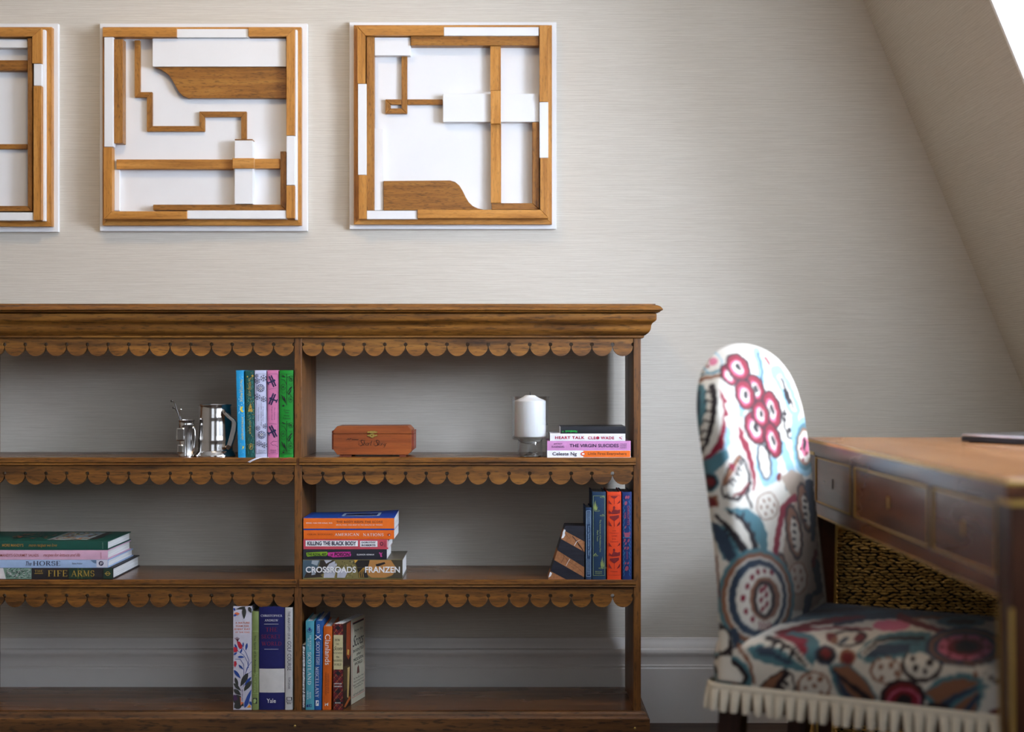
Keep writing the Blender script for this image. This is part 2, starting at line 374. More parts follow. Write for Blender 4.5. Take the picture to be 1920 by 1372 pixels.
for zs in ZS[:2]:
    for a, c in ((XLc, XM), (XM, XRc)):
        mb = MB().box(a+UT, c-UT, YF+.004, YB, zs-.0175, zs)
        e0, e1 = a+UT-.0052, c-UT+.0052             # nosing runs past the uprights
        prof = [(YF+.004, zs), (YF-.004, zs), (YF-.006, zs-.0015), (YF-.006, zs-.0105), (YF-.0045, zs-.0115), (YF-.0025, zs-.0122), (YF-.0025, zs-.0132),
                (YF-.0045, zs-.0142), (YF-.005, zs-.0160), (YF-.004, zs-.0175), (YF+.004, zs-.0175)]
        mb2 = MB().prism(prof, lambda p, q, d: (d, p, q), e0, e1)
        s = mb.build('shelf', BC_TOP, case)
        mb2.build('shelf_nosing', BC_H, s)
MB().box(XLc+UT, XM-UT, YF, YB, ZS[2]-.022, ZS[2]).build('shelf', BC_TOP, case)
MB().box(XM+UT, XRc-UT, YF, YB, ZS[2]-.022, ZS[2]).build('shelf', BC_TOP, case)

# scalloped valances: sixteen lobes with a drilled hole at every cusp
def valance(a, c, zt, zh, zb):
    n = 16; wd = (c-a)/n; hr = .0046; sl = .0006
    r = wd/2; zc = zb+r
    pts = [(a, zt)]
    def hole(x, half=None):
        if half == 'L':                              # half hole at the left end
            pts.extend([(x, zh+hr)]+[(x+hr*math.sin(R(t)), zh+hr*math.cos(R(t))) for t in (30, 60, 90, 120, 150)]+[(x, zh-hr)])
        elif half == 'R':
            pts.extend([(x, zh-hr)]+[(x-hr*math.sin(R(t)), zh-hr*math.cos(R(t))) for t in (30, 60, 90, 120, 150)]+[(x, zh+hr)])
        else:
            pts.append((x-sl, zh-hr*.98))
            pts.extend([(x+hr*math.sin(R(t)), zh-hr*math.cos(R(t))) for t in range(-20, -350, -32)])
            pts.append((x+sl, zh-hr*.98))
    hole(a, 'L')
    for k in range(n):
        x = a+wd*(k+.5)
        rr = r-sl
        for t in range(0, 181, 15):
            pts.append((x-rr*math.cos(R(t)), zc-(rr*math.sin(R(t)))*(zc-zb)/rr))
        if k < n-1: hole(a+wd*(k+1))
    hole(c, 'R'); pts.append((c, zt))
    # drop repeated points
    out = [pts[0]]
    for p in pts[1:]:
        if abs(p[0]-out[-1][0])+abs(p[1]-out[-1][1]) > 1e-6: out.append(p)
    m = MB().prism(out, lambda p, q, d: (p, d, q), YF+.0015, YF+.0135)
    return m.build('scalloped_valance', BC_H, case, bevel=.0007, seg=1)
for zt, yh, yb in ((ZTOP, 645.5, 667.5), (ZS[0]-.0175, 887.5, 908.5), (ZS[1]-.0175, 1116.8, 1138.5)):
    for a, c in ((XLc, XM), (XM, XRc)):
        valance(a+UT+.0004, c-UT-.0004, zt, ZZ(yh, YF), ZZ(yb, YF))

def sweep(prof, name, m, close_top=None, close_bottom=None, auto=R(30)):
    mb = MB(); vs = []; fs = []
    for o, z in prof:
        vs += [(XL-o, YB, z), (XL-o, YF-o, z), (XR+o, YF-o, z), (XR+o, YB, z)]
    for i in range(len(prof)-1):
        for k in range(4):
            fs.append((i*4+k, i*4+(k+1) % 4, (i+1)*4+(k+1) % 4, (i+1)*4+k))
    fs.append((0, 1, 2, 3)); j = (len(prof)-1)*4; fs.append((j+3, j+2, j+1, j))
    mb.add(vs, fs)
    return mb.build(name, m, case, auto=auto)
def po(x): return ((x-CX)*YF/F-XR)/(1+(x-CX)/F)      # overhang from the pixel of the cornice's right outline
def pz(y): return ZZ(y, 3.315)
TOPB = [(1229, 569), (1229.2, 571.3), (1232, 571.6), (1236, 573), (1239.5, 575.3), (1242.3, 578.5), (1243.4, 580.6), (1242.4, 581.8), (1238.5, 583), (1237.6, 584.6), (1234.5, 586)]
CORN = [(1230, 587.2), (1231.2, 589), (1231.2, 598), (1230, 600.5), (1228, 602.2), (1225.5, 603.6), (1222.5, 606.5), (1221, 609.5), (1220.8, 613), (1220, 617), (1218.2, 620.5),
        (1215.5, 623.6), (1211.5, 626.6), (1207.8, 628.6), (1207.6, 630), (1207.8, 631.5), (1205, 633.2)]
sweep([(po(x), pz(y)) for x, y in TOPB], 'top_board', BC_H)
sweep([(po(x), pz(y)) for x, y in CORN], 'cornice_moulding', BC_H)
sweep([(.0005, ZS[2]-.0008), (.008, ZS[2]-.002), (.013, ZS[2]-.007), (.0145, ZS[2]-.0135), (.017, ZS[2]-.0165), (.0192, ZS[2]-.0175), (.0192, .0)], 'plinth', BC_PL)
for xn, yn in ((553, 1361), (1190.5, 1365)):         # brass screw heads in the plinth
    p = W(xn, yn, YF-.0192)
    MB().lathe([(0, .0), (.0028, .0), (.0024, .0012), (0, .0014)], (0, 0, 0), 14)
    mb = MB(); mb.lathe([(.0001, .0016), (.0022, .0013), (.0030, .0)], (0, 0, 0), 14)
    mb.v = [(p.x+v[0], p.y-v[2], p.z+v[1]) for v in mb.v]
    mb.build('screw_head', plain((190, 165, 95), .35, 1), case, smooth=True)

# ------------------------------------------------------------------ three relief pictures of oak and white strips
OAK_H = wood('picture_oak_horizontal', (150, 94, 30), (186, 126, 52), (208, 150, 76), 0, 1.0, .45, .25, mottle=.18)
OAK_V = wood('picture_oak_vertical', (150, 94, 30), (186, 126, 52), (208, 150, 76), 2, 1.0, .45, .25, mottle=.18)
OAKD_H = wood('picture_shaded_brown_oak_horizontal', (112, 69, 20), (150, 97, 34), (172, 121, 52), 0, 1.2, .42, .45, mottle=.15)  # brown of ogee and thin strips; on the inner strips it stands for shade
OAKD_V = wood('picture_shaded_brown_oak_vertical', (118, 73, 24), (154, 102, 40), (176, 124, 58), 2, 1.2, .42, .45, mottle=.15)
PWHITE = plain((224, 224, 224), .5, var=.012, scale=14)
def picture(label, org, sc, pieces, grp='relief pictures on the papered wall'):
    def px(p): return (org[0]+p[0]/sc, org[1]+p[1]/sc)
    base = [q for q in pieces if q[0] == 'backing_board'][0]
    x0, y0 = px(base[1][0]); x1, y1 = px(base[1][1])
    c = W((x0+x1)/2, y1, YW-.012)
    t = thing('relief_picture', label, 'picture', (c.x, YW-.006, c.z), grp)
    for name, poly, m, d0, d1 in pieces:
        if len(poly) == 2:
            (a, b_), (c_, d_) = poly; poly = [(a, b_), (c_, b_), (c_, d_), (a, d_)]
        Y = YW-d1
        pts = []
        for p in poly:
            w_ = W(*px(p), Y); pts.append((w_.x, w_.z))
        MB().prism(pts, lambda a, q, d: (a, YW-d, q), d0, d1).build(name, m, t, bevel=.0009, seg=1)
    return t
def ring4(x0, y0, x1, y1, wd, name, mh, mv, d0, d1):     # four mitred battens
    i0, j0, i1, j1 = x0+wd, y0+wd, x1-wd, y1-wd
    return [(name, [(x0, y0), (x1, y0), (i1, j0), (i0, j0)], mh, d0, d1), (name, [(x0, y1), (i0, j1), (i1, j1), (x1, y1)], mh, d0, d1),
            (name, [(x0, y0), (i0, j0), (i0, j1), (x0, y1)], mv, d0, d1), (name, [(x1, y0), (x1, y1), (i1, j1), (i1, j0)], mv, d0, d1)]
def trail(pts, wd, d0, d1, name='thin_oak_strip'):       # mitred axis-aligned strips along a centre line
    out = []; n = len(pts)
    for i in range(n-1):
        (xa, ya), (xb, yb) = pts[i], pts[i+1]
        hor = abs(xb-xa) > abs(yb-ya); h = wd/2
        def corner(j, other):
            """the two end points (minus side, plus side) at node j"""
            x, y = pts[j]
            if not (0 < j < n-1): return ((x, y-h), (x, y+h)) if hor else ((x-h, y), (x+h, y))
            o = pts[other]; here = pts[j]
            me = pts[i] if j == i+1 else pts[i+1]
            if hor:
                sx_ = 1 if here[0] > me[0] else -1; sy_ = 1 if o[1] > here[1] else -1
                # mitre: the side away from the turn runs long
                lo = (x+(-sx_*h if sy_ < 0 else sx_*h), y-h); hi = (x+(-sx_*h if sy_ > 0 else sx_*h), y+h); return lo, hi
            sy_ = 1 if here[1] > me[1] else -1; sx_ = 1 if o[0] > here[0] else -1
            lo = (x-h, y+(-sy_*h if sx_ < 0 else sy_*h)); hi = (x+h, y+(-sy_*h if sx_ > 0 else sy_*h)); return lo, hi
        a0, a1 = corner(i, i-1); b0, b1 = corner(i+1, i+2 if i+2 < n else i)
        out.append((name, [a0, b0, b1, a1], OAKD_H if hor else OAKD_V, d0, d1))
    return out
def ogee(p0, p1, n=14):                                  # S-curve from p0 to p1, horizontal at both ends
    return [(p0[0]+(p1[0]-p0[0])*t+0*t, p0[1]+(p1[1]-p0[1])*(t*t*(3-2*t))) for t in [k/n for k in range(n+1)]]
RB, RT, PN, LO, MI, HI = .028, .052, .016, .026, .036, .044
S1, S2 = 'oak_strip', 'white_strip'
P2 = [('backing_board', [(598, 45), (1845, 1290)], PWHITE, 0, .012), ('panel', [(640, 90), (1760, 1220)], PWHITE, .012, PN)]
P2 += ring4(615, 66, 1808, 1256, 60, 'oak_frame_batten', OAK_H, OAK_V, .012, RB)
P2 += [(S1, [(615, 70), (1060, 70), (1060, 124), (615, 124)], OAK_H, RB, RT), (S2, [(1060, 78), (1490, 128)], PWHITE, RB, RT-.005),
       (S1, [(1490, 68), (1768, 68), (1718, 122), (1490, 122)], OAK_H, RB, RT), (S1, [(1768, 69), (1768, 716), (1718, 716), (1718, 122)], OAK_V, RB, RT),
       (S2, [(1720, 718), (1768, 1014)], PWHITE, RB, RT-.003), (S1, [(1718, 1016), (1768, 1213)], OAK_V, RB, RT), (S2, [(1769, 82), (1783, 1222)], PWHITE, RB, RB+.012),
       (S2, [(625, 126), (680, 784)], PWHITE, RB, RT-.003), (S1, [(623, 786), (672, 786), (672, 1170), (623, 1218)], OAK_V, RB, RT),
       (S1, [(672, 1171), (1122, 1171), (1122, 1218), (624, 1218)], OAK_H, RB, RT), (S2, [(1123, 1166), (1717, 1216)], PWHITE, RB, RT-.003),
       (S1, [(683, 138), (738, 763)], OAKD_V, PN, HI),
       (S2, [(914, 135), (1717, 303)], PWHITE, PN, HI-.006),
       ('brown_ogee_board', [(922, 305)]+[(960, 318), (992, 338), (1015, 358), (1035, 388), (1055, 425), (1072, 455), (1095, 478), (1128, 492)]+[(1717, 492), (1717, 305)], OAKD_H, PN, MI-.004),
       (S1, [(698, 860), (1394, 918)], OAK_H, PN, MI), (S1, [(1526, 856), (1680, 914)], OAK_H, PN, MI), (S1, [(1394, 852), (1526, 914)], OAK_H, HI+.0005, RT),
       (S2, [(1408, 746), (1516, 1127)], PWHITE, PN, HI), (S1, [(1408, 738), (1516, 745)], OAKD_H, PN, HI),
       (S1, [(1682, 812), (1717, 812), (1717, 1164), (1682, 1130)], OAKD_V, PN, HI-.004), (S1, [(918, 1131), (1681, 1131), (1716, 1165), (918, 1165)], OAKD_H, PN, HI-.004),
       (S2, [(681, 920), (716, 1168)], PWHITE, PN, LO)]
P2 += trail([(824, 145), (824, 472), (897, 472), (897, 676), (1212, 676), (1212, 589), (1463, 589), (1463, 737)], 33, PN, LO)
picture('square oak and white relief picture with stepped oak line, between two others', (0, 30), 3.2, P2)

P3 = [('backing_board', [(112, 68), (1350, 1306)], PWHITE, 0, .012), ('panel', [(180, 110), (1290, 1240)], PWHITE, .012, PN)]
P3 += ring4(138, 86, 1324, 1278, 60, 'oak_frame_batten', OAK_H, OAK_V, .012, RB)
P3 += [(S1, [(160, 96), (676, 96), (676, 148), (207, 148)], OAK_H, RB, RT), (S2, [(677, 98), (1246, 150)], PWHITE, RB, RT-.003),
       (S1, [(160, 98), (207, 149), (207, 436), (160, 436)], OAK_V, RB, RT), (S2, [(163, 437), (214, 982)], PWHITE, RB, RT-.003), (S1, [(168, 983), (214, 1246)], OAK_V, RB, RT),
       (S2, [(216, 1196), (518, 1246)], PWHITE, RB, RT-.005), (S1, [(519, 1190), (1254, 1190), (1302, 1241), (519, 1241)], OAK_H, RB, RT),
       (S1, [(1250, 88), (1300, 545)], OAK_V, RB, RT), (S2, [(1250, 546), (1302, 880)], PWHITE, RB, RT-.003), (S1, [(1254, 881), (1302, 881), (1302, 1240), (1254, 1189)], OAK_V, RB, RT),
       (S1, [(215, 155), (260, 1194)], OAKD_V, PN, HI), (S1, [(479, 152), (1246, 208)], OAKD_H, PN, HI), (S2, [(262, 160), (478, 268)], PWHITE, PN, HI-.006),
       (S2, [(671, 497), (1247, 665)], PWHITE, PN, HI-.006), (S1, [(955, 210), (1018, 477)], OAK_V, PN, MI), (S1, [(958, 678), (1020, 1150)], OAK_V, PN, MI),
       (S1, [(957, 478), (1018, 676)], OAK_V, HI-.005, RT-.002),
       ('brown_ogee_board', [(316, 1018), (715, 1015), (745, 1024), (770, 1045), (790, 1078), (808, 1115), (826, 1145), (850, 1168), (880, 1182), (912, 1189), (316, 1194)], OAKD_H, PN, MI-.004),
       (S1, [(1206, 667), (1248, 667), (1248, 1186), (1206, 1150)], OAKD_V, PN, HI-.004), (S1, [(962, 1151), (1205, 1151), (1247, 1188), (962, 1188)], OAKD_H, PN, HI-.004),
       (S2, [(262, 705), (315, 1194)], PWHITE, PN, LO)]
P3 += [('thin_oak_strip', [(424, 269), (458, 269), (458, 616), (424, 584)], OAKD_V, PN, LO), ('thin_oak_strip', [(327, 530), (423, 530), (423, 562), (359, 562)], OAKD_H, PN, LO),
       ('thin_oak_strip', [(327, 531), (359, 563), (359, 584), (327, 616)], OAKD_V, PN, LO), ('thin_oak_strip', [(359, 584), (424, 584), (457, 616), (328, 616)], OAKD_H, PN, LO),
       ('thin_oak_strip', [(459, 530), (670, 562)], OAKD_H, PN, LO)]
picture('square oak and white relief picture with an oak cross, above the cigar box', (620, 20), 3.191, P3)

P1 = [('backing_board', [(-896, 45), (350, 1295)], PWHITE, 0, .012), ('panel', [(-870, 90), (270, 1220)], PWHITE, .012, PN)]
P1 += ring4(-880, 66, 312, 1262, 60, 'oak_frame_batten', OAK_H, OAK_V, .012, RB)
P1 += [(S1, [(-880, 70), (248, 70), (193, 122), (-880, 122)], OAK_H, RB, RT), (S1, [(248, 72), (248, 284), (193, 284), (193, 124)], OAK_V, RB, RT),
       (S2, [(203, 286), (249, 418)], PWHITE, RB, RT-.003), (S1, [(200, 419), (250, 1224)], OAK_V, RB, RT), (S2, [(251, 82), (272, 1230)], PWHITE, RB, RB+.012),
       (S2, [(-880, 1178), (199, 1226)], PWHITE, RB, RT-.003), (S1, [(-880, 124), (-830, 1176)], OAK_V, RB, RT),
       (S1, [(165, 132), (192, 132), (192, 1168), (165, 1138)], OAKD_V, PN, HI), (S1, [(-820, 1139), (164, 1139), (192, 1170), (-820, 1172)], OAKD_H, PN, HI),
       (S1, [(-820, 265), (164, 328)], OAKD_H, PN, MI), ('thin_oak_strip', [(-820, 768), (164, 798)], OAKD_H, PN, LO), (S2, [(-820, 140), (164, 190)], PWHITE, PN, HI-.006)]
picture('square oak and white relief picture cut off by the left edge of the photograph', (0, 30), 3.2, P1)
# ------------------------------------------------------------------ books
PAGE = None
def make_pages():
    m, nt, b = new_mat('page_edges')
    n = noise(nt, (900, 6, 900), 2, .5)
    c = ramp(nt, n, [(.3, L3((205, 203, 200))), (.7, L3((240, 239, 236)))])
    nt.links.new(c, b.inputs['Base Color']); b.inputs['Roughness'].default_value = .8
    return m
PAGE = make_pages()
GUESS = {}
def book(name, label, group, x0, x1, y0, y1, depth, m, kind='hard', flat=False, Y=None, lean=0.0, round_=.0012, yaw=0.0, mtop=None, warp=0.0, spine_m=None, zfix=None):
    """x0..x1, y0..y1: the spine in photo pixels on the plane at distance Y"""
    Y = Y or YF+.002
    a, c = W(x0, y1, Y), W(x1, y0, Y)
    X0, X1, Z0, Z1 = a.x, c.x, a.z, c.z
    if zfix is not None: Z0 = zfix
    t = thing(name, label, 'book', ((X0+X1)/2, Y+depth/2, Z0), group)
    cs, sn = math.cos(yaw), math.sin(yaw)
    if flat:
        A, B = X1-X0, Z1-Z0
        def fn(al, b_, d): return (X0+al, Y+d, Z0+b_+warp*max(0, (al/A))**2*max(0, d/depth)*(b_/B))
    else:
        A, B = Z1-Z0, X1-X0
        def fn(al, b_, d):
            x = b_*cs+d*sn; y = d*cs-b_*sn*0
            return (X0+x+lean*al, Y+y, Z0+al)
    th = .0024 if kind == 'hard' else .0006
    ins = .0032 if kind == 'hard' else .0002
    bl = round_
    arc = [(B*k/8, -bl*math.sin(math.pi*k/8)**.7 if 0 < k < 8 else 0) for k in range(9)]
    if kind == 'hard':                               # slight joint groove beside the spine
        outer = [(0, depth), (0, .008), (.0006, .0055), (0, .003)]+arc+[(B, .003), (B-.0006, .0055), (B, .008), (B, depth)]
    else: outer = [(0, depth)]+arc+[(B, depth)]
    inner = [(B-th, depth), (B-th, th+.0005), (th, th+.0005), (th, depth)]
    poly = outer+inner
    if warp:
        mb = MB(); n = len(poly); K = 10; vs = []; fs = []
        for k in range(K+1):
            vs += [fn(A*k/K, p[0], p[1]) for p in poly]
        for k in range(K):
            for i in range(n): fs.append((k*n+i, k*n+(i+1) % n, (k+1)*n+(i+1) % n, (k+1)*n+i))
        tr = tessellate_polygon([[Vector((p[0], p[1], 0)) for p in poly]])
        fs += [tuple(q) for q in tr]+[tuple(i+K*n for i in reversed(q)) for q in tr]
        mb.add(vs, fs)
    else: mb = MB().prism(poly, lambda p, q, d: fn(d, p, q), 0, A)
    cv = mb.build('cover', m, t, auto=R(50))
    pg = MB(); K = 8 if warp else 1
    for k in range(1):
        lo = th; hi = B-th
        v = []; f = []
        for k2 in range(K+1):
            al = ins+(A-2*ins)*k2/K
            v += [fn(al, lo, th+.0005), fn(al, hi, th+.0005), fn(al, hi, depth-ins), fn(al, lo, depth-ins)]
        for k2 in range(K):
            for i in range(4): f.append((k2*4+i, k2*4+(i+1) % 4, (k2+1)*4+(i+1) % 4, (k2+1)*4+i))
        f += [(0, 1, 2, 3), (K*4+3, K*4+2, K*4+1, K*4)]
        pg.add(v, f)
    pg.build('pages', PAGE, t)
    t['_'] = 0; del t['_']
    info = dict(t=t, Y=Y-bl-.0004, fn=fn, A=A, B=B, X0=X0, X1=X1, Z0=Z0, Z1=Z1, Y0=Y, depth=depth)
    return info
def txt(bk, s, x0, x1, y0, y1, m, rot=0, weight=0.0, shear=0.0, spacing=1.0, name='lettering', serif=False):
    return letters(bk['t'], s, x0, x1, y0, y1, m, bk['Y']-.0002-LAYER.get(bk['t'].name, 0), rot, weight, shear, spacing, name, serif=serif)
def ribbon(bk, pts, wd, m, name='ribbon_marker'):
    mb = MB(); v = []; f = []
    for i, (x, y, Y) in enumerate(pts):
        v += [W(x, y-wd/2, Y), W(x, y+wd/2, Y)]
        if i: f.append((2*i-2, 2*i-1, 2*i+1, 2*i))
    mb.add(v, f).build(name, m, bk['t'], smooth=True)
INK = plain((38, 30, 62), .6); BLACK = plain((22, 20, 22), .5); CREAM = plain((226, 216, 196), .6); WHT = plain((236, 236, 238), .5); GOLD = plain((198, 160, 70), .4, .3)
NAVY = plain((30, 28, 70), .55); REDI = plain((190, 40, 52), .5)

def z1(x, y): return (300+x/6.533, 680+y/6.533)
# --- upper shelf, left cell: five cloth-bound books
G1 = 'upright clothbound books beside the tankard'
H1 = .135
b1 = book('clothbound_book', 'bright sky blue slim book with a yellow crescent moon on its spine', G1, 446.6, 460.6, 694, 857.6, H1, plain((28, 150, 205), .55), lean=-.024, zfix=ZS[0])
YEL = plain((226, 205, 60), .5); SKY = plain((140, 205, 235), .6)
txt(b1, 'The LITTLE PRINCE', 450.6, 454.8, 711, 753, YEL, 90)
txt(b1, 'ANTOINE DE SAINT-EXUPERY', 453, 456.4, 781, 825, YEL, 90)
p = Print(b1['t'], b1['Y'])
p.poly([(454, 761)]+[(455+4.6*math.cos(R(t)), 767.2+5.6*math.sin(R(t))) for t in range(-110, -300, -19)]+[(457.6, 770)]+[(457.4+3.2*math.cos(R(t)), 766.5+4.2*math.sin(R(t))) for t in range(100, 260, 20)], YEL)
p.poly([(453.5, 834), (455, 837), (458, 836), (457, 840), (453, 843), (455, 839)], YEL)
rnd = random.Random(4)
for k in range(60):
    yy = rnd.uniform(700, 850); xx = 447.2+(yy-694)*.024+rnd.uniform(0, 11.5); p.disc(xx, yy, .35, .7, SKY if k % 4 else YEL, n=5)
for yy in range(744, 782, 2):
    p.disc(447.5+rnd.uniform(0, 11), yy, .8, 1.2, SKY, n=6)
p.done()
b2 = book('clothbound_book', 'dark green clothbound book with gold pattern beside the sky blue one', G1, 461.6, 477.6, 694.5, 857.6, H1, plain((8, 74, 70), .55), lean=-.012, zfix=ZS[0])
txt(b2, 'The WIZARD of OZ', 466, 470.6, 708, 743, GOLD, 90, .01); txt(b2, 'L. FRANK BAUM', 467.2, 470.6, 784.5, 813, GOLD, 90, .01)
p = Print(b2['t'], b2['Y']); TEAL = plain((70, 150, 140), .6)
for k in range(70):
    yy = rnd.uniform(696, 852); xx = 463+(yy-694)*.012+rnd.uniform(0, 12.5); p.stroke([(xx, yy), (xx, yy+rnd.uniform(2, 6))], .45, TEAL)
for k in range(110):
    yy = rnd.uniform(745, 786); xx = 463+(yy-694)*.012+rnd.uniform(0, 13); p.disc(xx, yy, .55, .7, rnd.choice([TEAL, GOLD, TEAL]), n=5)
p.poly([(469.6, 755), (474.2, 771.5), (465, 771.5)], GOLD); p.rect(467.8, 471.6, 765, 766, BLACK)
for k in range(26):
    p.disc(463.5+rnd.uniform(0, 13), rnd.uniform(698, 850), .6, .8, GOLD, n=5)
p.disc(470.5, 837, 3.8, 6, GOLD, n=14); p.disc(470.5, 837, 3.0, 5, plain((8, 74, 70), .55), n=14); p.poly([(470, 833), (472, 836), (469, 841), (468.6, 838)], GOLD); p.disc(463.4+10, 704.5, 2, 2.2, GOLD); p.disc(464, 706, 1.3, 1.6, GOLD)
p.done()
b3 = book('clothbound_book', 'white clothbound book with navy snowflakes on the spine', G1, 479, 500.6, 693.8, 857.6, H1, plain((196, 200, 226), .6), lean=-.008, zfix=ZS[0])
p = Print(b3['t'], b3['Y'])
def flake(cx, cy, r, big=False):
    for k in range(6 if not big else 8):
        a = math.pi*k/(3 if not big else 4)+math.pi/2
        x1, y1 = cx+r*math.cos(a), cy+r*math.sin(a)
        p.stroke([(cx, cy), (x1, y1)], .55, NAVY)
        for s_ in (-1, 1):
            for q in ((.62,) if big else (.66,)):
                bx, by = cx+r*q*math.cos(a), cy+r*q*math.sin(a)
                p.leaf(bx, by, cx+r*.98*math.cos(a+s_*.38), cy+r*.98*math.sin(a+s_*.38), .5, NAVY)
    if big:
        p.disc(cx, cy, r*.42, r*.42, NAVY); p.disc(cx, cy, r*.3, r*.3, WHT); p.disc(cx, cy, r*.16, r*.16, NAVY, n=8)
    else: p.disc(cx, cy, r*.32, r*.32, NAVY, n=8); p.disc(cx, cy, r*.13, r*.13, WHT, n=6)
p.frame(480.3, 499.3, 701, 850, .45, NAVY)
for zx, zy, r, bg_ in ((1232, 310, 8.2, 1), (1268, 188, 6.4, 0), (1192, 222, 5.4, 0), (1192, 415, 6.2, 0), (1270, 445, 5.6, 0), (1245, 882, 8.4, 1), (1200, 800, 4.6, 0), (1292, 775, 4.8, 0), (1215, 985, 5.2, 0), (1280, 1010, 5.8, 0), (1185, 160, 3.4, 0)):
    X_, Y_ = z1(zx, zy); flake(X_, Y_, r, bg_)
p.done()
txt(b3, 'A Christmas Carol', 492.3, 494.8, 762, 790, NAVY, 90); txt(b3, 'and Other Christmas Writings', 488.6, 491.2, 754, 798, NAVY, 90); txt(b3, 'Charles Dickens', 483.4, 485.8, 763, 789.5, NAVY, 90)
txt(b3, 'PENGUIN', 484.6, 497.4, 843, 845.4, NAVY); txt(b3, 'CLASSICS', 484.6, 497.4, 846.4, 848.6, NAVY)
b4 = book('clothbound_book', 'pink clothbound book with dark biplanes on the spine', G1, 502.2, 522.6, 693.8, 857.6, H1, plain((206, 118, 160), .6), lean=-.005, zfix=ZS[0])
p = Print(b4['t'], b4['Y'])
def plane(cx, cy, s_, a):
    def q(x, y): return (cx+s_*(x*math.cos(a)-y*math.sin(a)), cy+s_*(x*math.sin(a)+y*math.cos(a)))
    for dy in (-1.1, 1.1): p.poly([q(-6, dy-.7), q(6, dy-.7), q(6, dy+.7), q(-6, dy+.7)], NAVY)
    for dx in (-4, -1.5, 1.5, 4): p.poly([q(dx-.2, -1.2), q(dx+.2, -1.2), q(dx+.2, 1.2), q(dx-.2, 1.2)], NAVY)
    p.poly([q(-1, -3), q(1, -3), q(.6, 5.2), q(-.6, 5.2)], NAVY); p.poly([q(-2, 4.4), q(2, 4.4), q(2, 5.4), q(-2, 5.4)], NAVY)
for zx, zy, s_, a in ((1378, 225, 1.85, R(66)), (1375, 445, 1.85, R(-68)), (1385, 840, 1.95, R(64))):
    X_, Y_ = z1(zx, zy); plane(X_, Y_, s_, a+0)
p.frame(503.8, 520.6, 701, 850.5, .45, NAVY)
p.stroke([z1(1335, 325), z1(1430, 305)], .4, NAVY); p.stroke([z1(1335, 740), z1(1430, 752)], .4, NAVY)
p.stroke([z1(1355, 985), z1(1390, 958), z1(1430, 965)], .5, NAVY).stroke([z1(1355, 985), z1(1380, 1008), z1(1412, 1005), z1(1440, 1028)], .5, NAVY)
p.done()
txt(b4, 'Mrs Dalloway', 513.4, 516, 764, 787.5, NAVY, 90); txt(b4, 'Virginia Woolf', 508.6, 511, 762, 788, NAVY, 90)
txt(b4, 'PENGUIN', 507, 518, 843, 845.2, NAVY); txt(b4, 'CLASSICS', 507, 518, 846.4, 848.6, NAVY)
b5 = book('clothbound_book', 'vivid green clothbound book with black vine pattern against the upright', G1, 524, 550.2, 694, 857.6, H1, plain((8, 132, 34), .55), lean=-.001, zfix=ZS[0], round_=.002)
p = Print(b5['t'], b5['Y'])
def vine(y0, up=1):
    def q(x, y): return (526.5+x*22.5, y0+y)
    p.stroke([q(.5, 0), q(.5, 58)], .9, BLACK); p.stroke([q(.05, 9), q(.3, 11), q(.5, 20)], .8, BLACK); p.stroke([q(.95, 24), q(.75, 29), q(.5, 35)], .8, BLACK)
    p.stroke([q(.5, 35), q(.8, 38), q(.95, 44)], .7, BLACK); p.stroke([q(.5, 6), q(.7, 4), q(.95, 12)], .7, BLACK)
    for cx_, cy_, r_ in ((.2, 24, 4.2), (.82, 47, 4.0), (.85, 8, 4.0)):
        X_, Y_ = q(cx_, cy_); p.arc(X_, Y_, r_, r_*1.3, 0, 330, .7, BLACK); p.disc(X_, Y_, r_*.45, r_*.5, BLACK); p.disc(X_, Y_, r_*.2, r_*.2, plain((8, 132, 34), .55))
    for a_, b_, c_, d_ in ((.05, 38, .35, 52), (.95, 22, .62, 32), (.08, 2, .4, 6), (.9, 28, .6, 40), (.25, 40, .45, 56)): p.leaf(*q(a_, b_), *q(c_, d_), 1.1, BLACK)
    for k in range(5):
        X_, Y_ = q(.22, 29); p.stroke([(X_+4*math.cos(R(40+25*k)), Y_+5*math.sin(R(40+25*k))), (X_+5.4*math.cos(R(40+25*k)), Y_+8*math.sin(R(40+25*k)))], .4, BLACK)
        X_, Y_ = q(.8, 14); p.stroke([(X_+3*math.cos(R(30+25*k)), Y_+5*math.sin(R(30+25*k))), (X_+5*math.cos(R(30+25*k)), Y_+8*math.sin(R(30+25*k)))], .4, BLACK)
    p.disc(*q(.22, 59), 2, 1.6, BLACK)
vine(701.5); vine(789)
p.frame(526, 549, 701, 850.5, .5, BLACK)
p.done()
for s_, a_, c_, y_ in (('Grimm', 532, 543, 767), ('Tales', 533.5, 541.5, 771.3), ('Philip', 532.5, 542.5, 777.8), ('Pullman', 530.5, 544.5, 782.4)): txt(b5, s_, a_, c_, y_, y_+3.4, BLACK)
txt(b5, 'PENGUIN', 531, 544, 843, 845.4, BLACK); txt(b5, 'CLASSICS', 531, 544, 846.5, 848.7, BLACK)
RIBW = plain((222, 222, 234), .5)
ribbon(b3, [(504, 857.2, YF-.002), (490, 857.6, YF-.004), (480, 859, YF-.0066), (472, 862.5, YF-.009), (465, 866, YF-.0085)], 1.4, RIBW)
ribbon(b3, [(503, 858, YF-.002), (492, 858.2, YF-.004), (482, 859.8, YF-.007), (474, 863.2, YF-.0095), (467.5, 867, YF-.009)], 1.4, RIBW)
ribbon(b5, [(546, 857.4, YF-.002), (539, 858.6, YF-.0066), (532, 860.8, YF-.0085), (527, 862.6, YF-.008)], 1.2, plain((170, 40, 36), .5))

